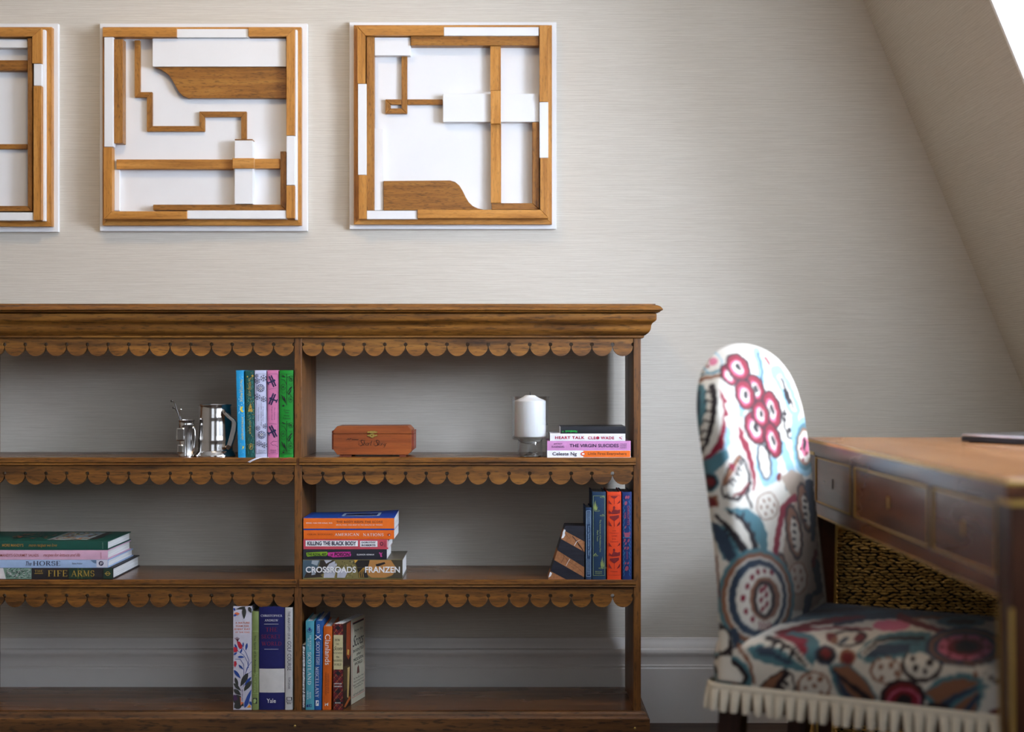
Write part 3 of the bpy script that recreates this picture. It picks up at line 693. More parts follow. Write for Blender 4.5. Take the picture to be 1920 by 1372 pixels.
# --- upper shelf, right cell: four paperbacks lying flat
G2 = 'flat stack of slim paperbacks beside the candle'
def stackz(y): return ZZ(y, YF+.002)
lf = book('paperback_book', 'white and orange paperback at the bottom of the stack by the candle', G2, 1026, 1182.5, 844.4, 857.6, .13, plain((236, 236, 240), .45), 'soft', True, zfix=ZS[0], round_=.0003)
ORG = plain((232, 110, 22), .5)
p = Print(lf['t'], lf['Y']); p.rect(1094, 1182, 844.8, 857, ORG, 'orange_band'); p.disc(1093, 850.8, 4.4, 3.4, plain((214, 60, 30), .5)); p.disc(1093.4, 850.8, 2.8, 1.7, WHT); p.done()
txt(lf, 'Celeste Ng', 1036, 1081.5, 847.2, 855.6, INK, weight=.012); txt(lf, 'Little Fires Everywhere', 1102.5, 1175, 847.6, 854.4, plain((96, 50, 24), .5), weight=.01)
vs_ = book('paperback_book', 'lilac pink paperback second from the bottom of the stack by the candle', G2, 1026, 1182.5, 826.6, 843.9, .13, plain((206, 140, 190), .5), 'soft', True, zfix=stackz(844.2), round_=.0003)
txt(vs_, 'THE VIRGIN SUICIDES', 1068, 1160, 832, 838.4, INK, weight=.015); txt(vs_, 'JEFFREY', 1038, 1054.5, 830.8, 834, INK); txt(vs_, 'EUGENIDES', 1034.6, 1058, 835.6, 839, INK)
for k, s_ in enumerate(('COLLINS', 'MODERN', 'CLASSICS')): txt(vs_, s_, 1163, 1175, 831.2+3.4*k, 833.4+3.4*k, INK)
ht = book('paperback_book', 'white paperback with crimson capitals under the black book', G2, 1031.5, 1172.5, 812.6, 826, .12, plain((232, 228, 232), .45), 'soft', True, zfix=stackz(826.4), round_=.0003)
CRIM = plain((176, 24, 66), .5)
txt(ht, 'HEART TALK', 1041, 1096, 817.6, 822.8, CRIM, weight=.03, spacing=1.15); txt(ht, 'CLEO WADE', 1102.5, 1151.5, 818, 823.4, CRIM, weight=.03, spacing=1.15)
p = Print(ht['t'], ht['Y']); p.disc(1121.5, 820.7, 2.4, 2.7, CRIM, n=10); p.stroke([(1161, 820), (1166, 823)], 1.2, CRIM); p.stroke([(1161, 820), (1167, 818.6)], .8, CRIM); p.done()
nb = book('paperback_book', 'thin black book with green lettering on top of the stack by the candle', G2, 1051, 1173, 799.5, 812.2, .11, plain((26, 27, 34), .45), 'soft', True, zfix=stackz(812.9), round_=.0004, warp=.001)
GRN = plain((40, 190, 80), .5); txt(nb, 'Notebook', 1059.5, 1082, 806.6, 811, GRN, 180, weight=.01); txt(nb, 'N', 1054, 1056.6, 807.4, 810.4, GRN, 180)

# --- middle shelf, left cell: four large hardbacks lying flat
G3 = 'flat stack of large hardbacks on the middle shelf'
def z8(x, y): return (x/6.857, 980+y/6.857)
FA = book('hardback_book', 'dark hardback with gold capitals at the bottom of the large stack', G3, -62, 212, 1064.4, 1086.6, .24, plain((38, 34, 36), .5), flat=True, zfix=ZS[1], round_=.0006)
GLD = plain((178, 146, 60), .45)
p = Print(FA['t'], FA['Y']); SAGE = plain((120, 150, 132), .6); SAGE2 = plain((52, 74, 66), .6); PKC = plain((206, 200, 200), .6)
p.rect(-20, 59, 1064.8, 1085, SAGE, 'leaf_panel'); p.poly([(-40, 1064.8), (6, 1064.8), (11, 1085), (-40, 1085)], PKC, 'leaf_panel')
rnd = random.Random(9)
for k in range(150):
    x_, y_ = rnd.uniform(10, 56), rnd.uniform(1066, 1083.5); a_ = rnd.uniform(-.7, .2)
    p.leaf(x_, y_, min(58.5, x_+5*math.cos(a_)), min(1084.6, max(1065, y_+5*math.sin(a_))), .5, rnd.choice([SAGE2, SAGE2, PKC]))
TG = plain((30, 54, 40), .5)
p.rect(129, 172, 1064.8, 1085, TG, 'tartan_band'); p.rect(194, 211, 1064.8, 1085, TG, 'tartan_band'); p.rect(146, 147, 1064.8, 1085, plain((96, 110, 40), .5), 'tartan_band'); p.rect(153, 154, 1064.8, 1085, plain((96, 110, 40), .5), 'tartan_band')
p.arc(202, 1075.2, 3.6, 3.6, 0, 360, .8, GLD, 16); p.stroke([(196.6, 1075.2), (207.4, 1075.2)], 1.1, GLD); p.stroke([(65, 1074.9), (80.5, 1074.9)], .9, GLD)
p.done()
txt(FA, 'THE', 65, 80.5, 1068, 1072.8, GLD, weight=.02, spacing=1.1, serif=True); txt(FA, 'FIFE', 90, 126, 1068.8, 1080.4, GLD, weight=.01, spacing=1.2, serif=True); txt(FA, 'ARMS', 133, 177, 1069, 1080.8, GLD, weight=.01, spacing=1.2, serif=True)
HO = book('hardback_book', 'pale blue book with dark serif capitals above the dark gold-lettered hardback', G3, -62, 202.7, 1049.4, 1063.8, .225, plain((158, 182, 216), .5), flat=True, zfix=ZZ(1064.4, YF+.002)+.0002, round_=.0004)
txt(HO, 'The', 48.5, 59, 1052.2, 1060.4, INK, shear=.4); txt(HO, 'HORSE', 62.3, 113, 1051.4, 1060.6, INK, weight=.01, serif=True); txt(HO, 'Elaine Walker', 135.5, 154.5, 1054.6, 1057.6, INK)
p = Print(HO['t'], HO['Y']); p.rect(181, 202, 1049.8, 1063.4, plain((206, 208, 220), .5), 'publisher_panel'); p.disc(189.6, 1056, 4.6, 4.6, INK, n=20); p.arc(190, 1055.4, 1.9, 1.6, 0, 360, .7, WHT); p.stroke([(188, 1058.6), (189.2, 1054)], .8, WHT)
p.poly([(170, 1050), (180.6, 1050), (180.6, 1056), (176, 1055), (172, 1052)], plain((96, 120, 150), .6)); p.done()
GM = book('hardback_book', 'pink hardback with thin brown lettering in the large stack', G3, -62, 202, 1031.2, 1048.7, .205, plain((212, 168, 192), .55), flat=True, zfix=ZZ(1049.2, YF+.002)+.0002, round_=.0004)
BRN = plain((150, 76, 66), .5)
txt(GM, "MANDY'S GOURMET SALADS", .5, 72.3, 1038, 1043.4, BRN, weight=.005); txt(GM, 'recipes for lettuce and life', 81, 150.5, 1037, 1045, BRN, shear=.45, spacing=.95); txt(GM, 'appetite', 188, 190.8, 1035.4, 1047, BRN, 90)
MM = book('hardback_book', 'dark green hardback with picture cover on top of the large stack', G3, -62, 202, 1014, 1030.5, .205, plain((16, 74, 62), .5), flat=True, zfix=ZZ(1031, YF+.002)+.0002, round_=.0004)
GL2 = plain((170, 124, 52), .45)
txt(MM, "MORE MANDY'S", 4, 43.8, 1019.4, 1024.6, GL2, weight=.01); txt(MM, 'more recipes we love', 53.5, 107, 1018.8, 1026.4, GL2, shear=.45, spacing=.95); txt(MM, 'appetite', 191.6, 193.6, 1016.6, 1028.8, plain((150, 170, 160), .5), 90)
ZC_ = MM['Z1']
def topfn(x, y, dz=0): return Vector((x, y, ZC_+.0003+dz))
p = Print(MM['t'], 0, lambda a, c, k: Vector((a, c, ZC_+.0003+k)))
y0_ = MM['Y0']; rnd = random.Random(2); BOARD = plain((30, 26, 22), .4)
p.poly([(-1.10, y0_+.03), (-.985, y0_+.03), (-.985, y0_+.18), (-1.10, y0_+.18)], BOARD, 'cover_picture')
FOODS = [plain(c, .5) for c in ((196, 170, 120), (150, 84, 50), (200, 196, 186), (110, 120, 60), (176, 120, 70), (90, 70, 60), (170, 186, 200))]
p.poly([(-1.10, y0_+.02), (-1.005, y0_+.02), (-1.005, y0_+.185), (-1.10, y0_+.185)], plain((150, 160, 160), .5), 'cover_picture')
for k in range(120):
    x_, y_ = rnd.uniform(-1.094, -1.011), rnd.uniform(y0_+.026, y0_+.178); p.disc(x_, y_, rnd.uniform(.003, .006), rnd.uniform(.004, .009), rnd.choice(FOODS), n=7, name='cover_picture')
for k in range(60):
    x_, y_ = rnd.uniform(-1.20, -1.105), rnd.uniform(y0_+.03, y0_+.17); p.disc(x_, y_, rnd.uniform(.002, .006), rnd.uniform(.004, .009), rnd.choice([BOARD, BOARD, FOODS[1]]), n=7, name='cover_picture')
p.done()

# --- middle shelf, right cell: five books lying flat
G4 = 'flat stack of books against the middle upright'
def z4(x, y): return (555+x/8.313, 935+y/8.313)
CR = book('hardback_book', 'thick hardback with painted landscape jacket and white capitals at stack bottom', G4, 567.6, 754.7, 1048.7, 1086.6, .165, plain((96, 88, 74), .4), flat=True, zfix=ZS[1], round_=.001)
p = Print(CR['t'], CR['Y'])
C1, C2, C3, C4, C5, C6, C7 = [plain(c, .45) for c in ((70, 92, 106), (178, 180, 192), (52, 44, 38), (122, 112, 66), (176, 124, 66), (34, 30, 30), (150, 160, 170))]
NP = 'painted_jacket'
p.rect(568.2, 754.4, 1049.2, 1085.4, C4, NP)
p.poly([z4(*q) for q in ((110, 955), (380, 955), (340, 1060), (200, 1180), (110, 1230))], C1, NP)
p.poly([z4(*q) for q in ((250, 960), (360, 960), (330, 1040), (240, 1010))], C7, NP); p.poly([z4(*q) for q in ((430, 955), (560, 955), (520, 1000), (440, 1020))], C2, NP)
p.poly([z4(*q) for q in ((380, 955), (440, 955), (470, 1010), (560, 960), (600, 955), (520, 1090), (400, 1180), (330, 1190), (350, 1080))], C3, NP)
p.poly([z4(*q) for q in ((520, 1010), (600, 970), (640, 1020), (600, 1230), (430, 1230), (440, 1120))], C2, NP)
p.poly([z4(*q) for q in ((160, 1150), (330, 1130), (420, 1220), (120, 1235))], C3, NP)
p.poly([z4(*q) for q in ((250, 1100), (320, 1090), (300, 1180), (240, 1190))], C7, NP)
rnd = random.Random(5)
for k in range(90):
    x_, y_ = z4(rnd.uniform(600, 930), rnd.uniform(965, 1225)); p.disc(x_, y_, rnd.uniform(.6, 2), rnd.uniform(.6, 1.6), rnd.choice([C4, plain((148, 136, 84), .5), plain((90, 86, 44), .5), plain((176, 164, 120), .5), C3]), n=6, name=NP)
p.poly([z4(*q) for q in ((650, 1100), (740, 1080), (800, 1150), (760, 1230), (640, 1230))], C2, NP)
p.poly([z4(*q) for q in ((905, 955), (1150, 955), (1130, 1060), (960, 1070), (930, 1010))], C6, NP); p.poly([z4(*q) for q in ((905, 955), (965, 952), (925, 1000))], plain((214, 164, 60), .5), NP)
p.poly([z4(*q) for q in ((1150, 955), (1480, 955), (1545, 1000), (1560, 1100), (1500, 1190), (1380, 1228), (1180, 1228), (1080, 1160), (1130, 1040))], C5, NP)
p.poly([z4(*q) for q in ((1240, 1020), (1380, 985), (1395, 1010), (1290, 1050), (1250, 1050))], C6, NP); p.poly([z4(*q) for q in ((950, 1080), (1080, 1060), (1130, 1228), (1000, 1228))], C6, NP)
for a_ in (0, 1, 2): p.stroke([z4(1000+28*a_, 1225), z4(985+28*a_, 1150), z4(1050+10*a_, 1075)], .9, plain((190, 146, 50), .5), NP)
p.poly([z4(*q) for q in ((1480, 955), (1655, 955), (1655, 1235), (1400, 1235), (1520, 1180), (1565, 1080))], plain((70, 62, 46), .5), NP)
p.done()
txt(CR, 'CROSSROADS', *[568.2+5, 667.6], 1062, 1073.4, WHT, weight=.02); txt(CR, 'FRANZEN', 684.5, 749.8, 1062, 1073.4, WHT, weight=.02)
RA = book('paperback_book', 'black paperback with green and magenta title splashes above the landscape jacket', G4, 568.6, 725.3, 1030, 1047.6, .12, plain((34, 34, 46), .45), 'soft', True, zfix=ZZ(1048.6, YF+.002)+.0003, round_=.0003)
p = Print(RA['t'], RA['Y'])
p.poly([z4(*q) for q in ((160, 838), (300, 830), (480, 822), (500, 850), (470, 890), (300, 888), (180, 902), (165, 880))], plain((128, 170, 36), .5), 'title_splash')
p.poly([z4(*q) for q in ((500, 835), (700, 826), (850, 824), (845, 850), (860, 865), (850, 895), (700, 905), (580, 912), (495, 885))], plain((196, 50, 148), .5), 'title_splash')
p.poly([z4(*q) for q in ((1290, 840), (1310, 832), (1322, 850), (1350, 830), (1335, 870), (1345, 905), (1315, 905), (1312, 870))], plain((190, 60, 140), .5)); p.done()
txt(RA, 'THE ROYAL ART', *z4(175, 0)[:1], z4(475, 0)[0], z4(0, 845)[1], z4(0, 885)[1], BLACK, weight=.035); txt(RA, 'OF', z4(525, 0)[0], z4(575, 0)[0], z4(0, 855)[1], z4(0, 895)[1], BLACK, weight=.03); txt(RA, 'POISON', z4(600, 0)[0], z4(835, 0)[0], z4(0, 838)[1], z4(0, 895)[1], BLACK, weight=.035)
txt(RA, 'ELEANOR HERMAN', z4(950, 0)[0], z4(1215, 0)[0], z4(0, 858)[1], z4(0, 880)[1], WHT, weight=.02, spacing=1.15)
KB = book('paperback_book', 'rose red paperback with two white title panels in the middle of the stack', G4, 568.9, 727.6, 1010.8, 1027.6, .125, plain((196, 74, 88), .5), 'soft', True, zfix=ZZ(1029.6, YF+.002)+.0002, round_=.0003)
p = Print(KB['t'], KB['Y']); p.rect(z4(150, 0)[0], z4(965, 0)[0], z4(0, 650)[1], z4(0, 740)[1], WHT, 'title_panel'); p.rect(z4(998, 0)[0], z4(1270, 0)[0], z4(0, 655)[1], z4(0, 748)[1], WHT, 'title_panel')
p.arc(*z4(1335, 700), 2.7, 3, 0, 360, 1.2, plain((60, 30, 50), .5)); p.rect(z4(1418, 0)[0], 727.2, 1012, 1026, plain((222, 190, 196), .5)); p.done()
txt(KB, 'KILLING THE BLACK BODY', z4(176, 0)[0], z4(940, 0)[0], z4(0, 660)[1], z4(0, 726)[1], INK, weight=.035); txt(KB, 'DOROTHY', z4(1022, 0)[0], z4(1245, 0)[0], z4(0, 666)[1], z4(0, 693)[1], INK, weight=.04); txt(KB, 'ROBERTS', z4(1022, 0)[0], z4(1240, 0)[0], z4(0, 708)[1], z4(0, 736)[1], INK, weight=.04); txt(KB, 'VINTAGE', z4(1378, 0)[0], z4(1396, 0)[0], z4(0, 660)[1], z4(0, 745)[1], INK, 90)
AN = book('paperback_book', 'orange paperback with white capitals second from the top of its stack', G4, 569.4, 739, 993.8, 1008.6, .135, plain((230, 104, 16), .5), 'soft', True, zfix=ZZ(1010.6, YF+.002)+.0002, round_=.0003)
txt(AN, 'COLIN WOODARD', z4(178, 0)[0], z4(570, 0)[0], z4(0, 540)[1], z4(0, 566)[1], plain((120, 50, 20), .5), spacing=1.2, serif=True); txt(AN, 'AMERICAN', z4(600, 0)[0], z4(985, 0)[0], z4(0, 535)[1], z4(0, 578)[1], WHT, weight=.01, spacing=1.15, serif=True); txt(AN, 'NATIONS', z4(1043, 0)[0], z4(1365, 0)[0], z4(0, 537)[1], z4(0, 582)[1], WHT, weight=.01, spacing=1.15, serif=True)
def penguin(bk, zx, zy, k=1.0):
    p = Print(bk['t'], bk['Y']); x_, y_ = z4(zx, zy)
    p.disc(x_, y_, 4.6*k, 3.6*k, plain((196, 60, 16), .5)); p.poly([(x_-3*k, y_+.6*k), (x_-.4*k, y_-1.8*k), (x_+3*k, y_-.2*k), (x_+2.6*k, y_+1.8*k), (x_-1*k, y_+1.6*k)], BLACK); p.poly([(x_-.8*k, y_-.2*k), (x_+2.6*k, y_-.4*k), (x_+2.4*k, y_+1.5*k), (x_-.6*k, y_+1.3*k)], WHT); p.disc(x_+.2*k, y_-.1*k, .5*k, .4*k, WHT, n=6); p.done()
penguin(AN, 1450, 560, .8)
BK = book('paperback_book', 'orange spined paperback with blue cover on top of its stack', G4, 568.8, 739.3, 970.8, 991.2, .14, plain((24, 70, 170), .4), 'soft', True, zfix=ZZ(993.4, YF+.002)+.0002, round_=.0003, warp=.006)
p = Print(BK['t'], BK['Y']-.00005); p.rect(569, 739.1, 971.2, 990.8, ORG, 'orange_spine'); p.done()
txt(BK, 'THE BODY KEEPS THE SCORE', z4(630, 0)[0], z4(1350, 0)[0], z4(0, 342)[1], z4(0, 375)[1], plain((90, 36, 16), .5), weight=.015, spacing=1.15); txt(BK, 'BRAIN, MIND, AND BODY IN THE HEALING OF TRAUMA', z4(628, 0)[0], z4(1350, 0)[0], z4(0, 398)[1], z4(0, 418)[1], WHT, spacing=1.1); txt(BK, 'BESSEL VAN DER KOLK, M.D.', z4(160, 0)[0], z4(572, 0)[0], z4(0, 368)[1], z4(0, 388)[1], WHT, weight=.01, spacing=1.1)
penguin(BK, 1442, 383, 1.0)
bx = BK
def bkfn(a, c, k):
    q = bx['fn'](a*bx['A'], bx['B'], c*bx['depth']); return Vector((q[0], q[1], q[2]+.0006+k))
p = Print(BK['t'], 0, bkfn); PB = plain((176, 196, 214), .5)
def rq(a0, a1, c0, c1, m):
    n_ = 6
    p.poly([(a0+(a1-a0)*k/n_, c0) for k in range(n_+1)]+[(a0+(a1-a0)*k/n_, c1) for k in range(n_, -1, -1)], m, 'cover_picture')
for a0, a1, c0, c1 in ((.40, .82, .24, .29), (.40, .82, .66, .71), (.40, .43, .29, .66), (.79, .82, .29, .66)): rq(a0, a1, c0, c1, PB)
rq(.43, .79, .29, .66, plain((16, 46, 120), .5))
for k in range(9): rq(.06+.035*k, .075+.035*k, .1, .85, plain((40, 104, 196), .5))
rq(.46, .60, .44, .50, BLACK); rq(.58, .76, .40, .46, BLACK); rq(.52, .66, .50, .56, BLACK)
for a_, c_ in ((.47, .6), (.7, .58), (.55, .34), (.74, .34)): rq(a_, a_+.012, c_, c_+.03, YEL)
p.done()

# --- middle shelf, right end: four upright clothbound books
G5 = 'upright clothbound books at the right end of the middle shelf'
def z5(x, y): return (1010+x/7.035, 905+y/7.035)
TC = book('clothbound_book', 'small slim dark blue book with silver frame beside the striped bookend', G5, 1098, 1109, 951.3, 1086.6, .11, plain((24, 54, 88), .55), zfix=ZS[1])
SIL = plain((160, 186, 210), .45)
p = Print(TC['t'], TC['Y']); p.frame(1099.6, 1107.6, 957.5, 1080.5, .7, SIL)
for r_ in (0, 1):
    for k in range(22):
        for q in range(4):
            p.disc(1101.2+1.5*q, (960+1.05*k) if r_ == 0 else (1048+1.05*k), .36, .34, SIL, n=5)
p.done()
txt(TC, 'Truman Capote Breakfast at Tiffany\'s', 1102, 1105.6, 985, 1042, SIL, 90); txt(TC, 'PENGUIN', 1101, 1106.4, 1071, 1073, SIL); txt(TC, 'CLASSICS', 1101, 1106.4, 1074.4, 1076.4, SIL)
HF = book('clothbound_book', 'dark blue clothbound book with pale green reeds left of the orange book', G5, 1110.4, 1135.8, 922, 1086.6, .135, plain((18, 50, 80), .55), zfix=ZS[1], round_=.002)
REED = plain((150, 166, 96), .55)
p = Print(HF['t'], HF['Y']); p.frame(1112.4, 1133.8, 929.5, 1078.5, .5, REED)
for bx_, by_, sc_ in ((1115.5, 957, 1.0), (1128.5, 1064, 1.05)):
    for dx, h in ((-2, 12), (-.6, 17), (.8, 20), (2.2, 14), (3.6, 11), (5, 8)): p.leaf(bx_+dx*.5*sc_, by_, bx_+dx*1.15*sc_, by_-h*sc_, .55, REED)
    p.arc(bx_+4, by_+.4, 5, 1.2, 0, 360, .4, REED)
for x_, y_ in ((1129.5, 931.8), (1129.2, 966.4), (1117, 1041.5), (1127, 1065)): p.arc(x_, y_, 4.4, 1.1, 0, 360, .45, REED); p.poly([(x_, y_-.6), (x_+1.4, y_-3.4), (x_+2.4, y_-.8)], REED)
p.leaf(1112.8, 1042, 1118, 1036, .9, REED); p.done()
txt(HF, 'The Adventures of Huckleberry Finn', 1123.4, 1127, 974, 1034.6, REED, 90); txt(HF, 'Mark Twain', 1119, 1122, 994, 1014.4, REED, 90); txt(HF, 'PENGUIN', 1116, 1128.6, 1070.4, 1072.6, REED); txt(HF, 'CLASSICS', 1116, 1128.6, 1073.8, 1075.8, REED)
LC = book('clothbound_book', 'bright orange clothbound book with dark red birds between two blue books', G5, 1138.4, 1164.6, 921.8, 1086.6, .135, plain((222, 66, 16), .55), zfix=ZS[1], round_=.002)
DRD = plain((120, 22, 26), .55)
p = Print(LC['t'], LC['Y']); p.frame(1140.4, 1162.8, 928.5, 1078, .4, DRD)
for dy in (0, 79.5):
    def q(x, y): return z5(x, y+dy*7.035)
    if dy == 0: p.poly([q(945, 175), q(1045, 175), q(1010, 205), q(985, 205)], DRD)
    p.stroke([q(998, 200), q(998, 280)], .6, DRD) if dy == 0 else None
    p.poly([q(930, 360), q(960, 390), q(985, 350), q(980, 315), q(1000, 305), q(1012, 330), q(1000, 350), q(1040, 360), q(1075, 350), q(1070, 400), q(1030, 410), q(975, 412), q(930, 400)], DRD)
    p.poly([q(940, 440), q(1060, 425), q(1060, 458), q(1005, 500), q(990, 500), q(940, 460)], DRD); p.stroke([q(998, 495), q(998, 575)], .6, DRD)
    for pts in (((925, 500), (970, 575), (940, 560), (925, 540)), ((1075, 500), (1030, 575), (1060, 560), (1075, 540)), ((925, 225), (968, 285), (940, 272), (925, 262)), ((1075, 225), (1035, 280), (1060, 268), (1075, 258))):
        p.poly([q(*v) for v in pts], DRD)
p.done()
for s_, a_, c_, y_ in (('Lady', 970, 1024, 622), ("Chatterley's", 932, 1060, 652), ('Lover', 965, 1035, 686), ('D.H.', 970, 1022, 730), ('Lawrence', 948, 1050, 764)): txt(LC, s_, z5(a_, 0)[0], z5(c_, 0)[0], z5(0, y_)[1], z5(0, y_)[1]+2.9, DRD)
txt(LC, 'PENGUIN', 1145, 1158, 1070.2, 1072.2, DRD)
CW = book('clothbound_book', 'deep blue clothbound book with turquoise and rose pattern against the right upright', G5, 1166.8, 1184.4, 922, 1086.6, .135, plain((18, 44, 104), .55), zfix=ZS[1], round_=.0018)
TQ = plain((40, 130, 170), .5); RO = plain((150, 70, 96), .55)
p = Print(CW['t'], CW['Y'])
for s_ in (-1, 1):
    for k in range(9):
        y_ = 936+k*16; x_ = 1175.4+s_*6.6
        p.stroke([(x_, y_), (x_-s_*1.8, y_+4), (x_-s_*.4, y_+8), (x_-s_*2.2, y_+12), (x_, y_+16)], .6, TQ); p.stroke([(x_-s_*1, y_+8), (x_-s_*3.4, y_+3)], .5, TQ)
for zx, zy, a_, c_ in ((1155, 190, 2, 3.4), (1185, 190, 2, 3.4), (1150, 268, 2.6, 4), (1146, 585, 1.2, 3), (1135, 760, 1.6, 4), (1185, 760, 1.6, 4), (1150, 800, 1.4, 3), (1180, 860, 1.4, 3), (1140, 860, 1.4, 3), (1145, 1060, 1.6, 2.6), (1180, 1060, 1.6, 2.6), (1162, 1130, 3.4, 5)): p.disc(*z5(zx, zy), a_, c_, RO, 20, n=8)
p.poly([z5(*v) for v in ((1118, 640), (1140, 660), (1185, 655), (1210, 640), (1208, 670), (1196, 720), (1140, 725), (1130, 680))], RO); p.stroke([z5(1112, 720), z5(1212, 720)], .8, TQ)
p.done()
txt(CW, "CHARLOTTE'S", 1176.2, 1180.4, 948, 984, RO, 90, weight=.02); txt(CW, 'WEB', 1170.6, 1173.8, 960, 972, RO, 90, weight=.02); txt(CW, 'E.B. WHITE', 1174.4, 1177.2, 1025, 1048, RO, 90)

# --- bottom shelf, left cell: four upright books
G6 = 'upright books on the bottom shelf left of the middle upright'
YB3 = YF+.001
def z6(x, y): return (420+x/6.236, 1125+y/6.236)
NPm = book('hardback_book', 'white book with blue stems and red rosehips on its spine', G6, 437.4, 472, 1136.4, 1331, .15, plain((200, 198, 212), .5), zfix=ZS[2]+.0005, round_=.0006, Y=YB3)
BLU = plain((36, 70, 150), .5); DGR = plain((52, 54, 52), .5); RH = plain((184, 34, 54), .5); CRL = plain((214, 110, 70), .5)
p = Print(NPm['t'], NPm['Y'])
def q6(*pts): return [z6(*v) for v in pts]
for pts, w_ in ((((220, 560), (260, 620), (290, 700), (280, 780), (250, 860), (225, 1000)), .9), (((160, 590), (230, 640), (275, 720), (285, 790)), .8), (((130, 690), (190, 690), (230, 750), (232, 850), (222, 960)), .8), (((320, 720), (270, 790), (240, 900), (225, 1010)), .8), (((320, 830), (270, 870), (235, 960)), .7)):
    p.stroke(q6(*pts), w_, BLU)
for a_, b_, c_, d_, w_ in ((270, 500, 255, 590, 2.2), (225, 490, 222, 560, 1.5), (125, 510, 160, 590, 2), (160, 662, 240, 665, 2.2), (170, 755, 228, 810, 2.0), (115, 815, 195, 915, 3), (112, 640, 155, 610, 1.8), (190, 620, 215, 560, 1.6), (320, 895, 235, 1000, 2.6), (240, 1260, 300, 1100, 4), (300, 1180, 322, 1230, 2.4), (245, 1240, 320, 1040, 3.4)):
    p.leaf(*z6(a_, b_), *z6(c_, d_), w_, BLU)
for a_, b_, c_, d_, w_ in ((235, 76, 235, 222, 4.0), (255, 78, 140, 105, 2.2), (290, 76, 318, 150, 3.4), (280, 850, 190, 1010, 5), (322, 940, 225, 1070, 4.4), (130, 900, 165, 1020, 3), (112, 970, 200, 1060, 3), (112, 1040, 200, 1110, 4), (112, 1110, 230, 1240, 9), (118, 1258, 225, 1190, 7)):
    p.leaf(*z6(a_, b_), *z6(c_, d_), w_, DGR)
p.poly(q6((150, 480), (185, 485), (215, 530), (212, 565), (185, 570), (165, 540)), RH); p.poly(q6((112, 545), (150, 555), (162, 595), (145, 608), (112, 605)), RH); p.poly(q6((120, 715), (142, 712), (150, 745), (132, 785), (116, 760)), RH)
for k in range(5): p.stroke(q6((160, 480), (125+14*k, 430+6*abs(k-2))), .8, plain((90, 30, 50), .5))
p.leaf(*z6(120, 160), *z6(185, 158), 3, CRL); p.leaf(*z6(112, 90), *z6(130, 125), 2, BLU); p.leaf(*z6(112, 185), *z6(150, 165), 2, BLU)
p.poly(q6((112, 1100), (150, 1120), (160, 1160), (125, 1180), (112, 1160)), plain((70, 40, 80), .5)); p.poly(q6((270, 1255), (300, 1215), (318, 1255)), plain((214, 140, 40), .5)); p.poly(q6((185, 1130), (195, 1230), (225, 1200), (215, 1150)), CRL)
p.rect(*[z6(200, 0)[0], z6(234, 0)[0]], z6(0, 1030)[1], z6(0, 1190)[1], plain((206, 204, 216), .5), 'publisher_panel')
p.done()
for s_, a_, c_, y_, h in (('A NATURE', 134, 298, 254, 3.2), ('POEM FOR', 140, 292, 292, 3), ('EVERY DAY', 124, 306, 328, 3.2), ('OF THE YEAR', 132, 300, 367, 2.6)): txt(NPm, s_, z6(a_, 0)[0], z6(c_, 0)[0], z6(0, y_)[1], z6(0, y_)[1]+h, CRL, weight=.015, spacing=1.15)
txt(NPm, 'BATSFORD', z6(206, 0)[0], z6(222, 0)[0], z6(0, 1045)[1], z6(0, 1182)[1], plain((90, 60, 120), .5), 90, weight=.02)
SA = book('hardback_book', 'slim olive green book between the white floral and the navy book', G6, 473, 485, 1146, 1331, .15, plain((124, 140, 84), .5), zfix=ZS[2]+.0005, Y=YB3)
LGR = plain((158, 180, 120), .5); DK = plain((40, 50, 44), .5)
p = Print(SA['t'], SA['Y']); 
for y_ in (360, 590, 850, 1088): p.rect(473.2, 484.8, z6(0, y_)[1], z6(0, y_)[1]+.7, LGR)
p.rect(z6(340, 0)[0], z6(388, 0)[0], z6(0, 1142)[1], z6(0, 1210)[1], DK); p.poly(q6((345, 1205), (345, 1160), (365, 1150), (380, 1175), (365, 1205)), LGR); p.done()
txt(SA, 'The Spirit of St. Andrews', z6(345, 0)[0], z6(376, 0)[0], z6(0, 410)[1], z6(0, 845)[1], DK, 90); txt(SA, 'MacKenzie', z6(347, 0)[0], z6(378, 0)[0], z6(0, 865)[1], z6(0, 1075)[1], LGR, 90)
SW = book('hardback_book', 'thick navy hardback with red title and a wide white band', G6, 486.2, 533.8, 1136.8, 1331, .165, plain((26, 30, 92), .4), zfix=ZS[2]+.0005, round_=.003, Y=YB3+.002)
SWR = plain((128, 34, 66), .5)
p = Print(SW['t'], SW['Y']); p.done()
MB_ = MB()
bb = SW; arcp = [(bb['B']*k/8, -.003*math.sin(math.pi*k/8)**.7-.0003 if 0 < k < 8 else -.0003) for k in range(9)]
zb0, zb1 = ZZ(1298.2, bb['Y']) - bb['Z0'], ZZ(1253.5, bb['Y'])-bb['Z0']
v = []; f = []
for i, (b_, d_) in enumerate(arcp):
    v += [bb['fn'](zb0, b_, d_), bb['fn'](zb1, b_, d_)]
    if i: f.append((2*i-2, 2*i, 2*i+1, 2*i-1))
MB_.add(v, f).build('white_band', plain((206, 204, 202), .45), SW['t'], smooth=True)
for s_, a_, c_, y0_2, y1_2, m_, w_ in (('CHRISTOPHER', 430, 682, 168, 194, WHT, .005), ('ANDREW', 474, 634, 222, 248, WHT, .005), ('THE', 488, 622, 318, 366, SWR, .01), ('SECRET', 438, 660, 402, 448, SWR, .01), ('WORLD', 438, 672, 484, 532, SWR, .01), ('Yale', 498, 606, 1150, 1200, WHT, .01)):
    txt(SW, s_, z6(a_, 0)[0], z6(c_, 0)[0], z6(0, y0_2)[1], z6(0, y1_2)[1], m_, weight=w_, serif=(s_ != 'Yale'))
p = Print(SW['t'], SW['Y']-.0003); 
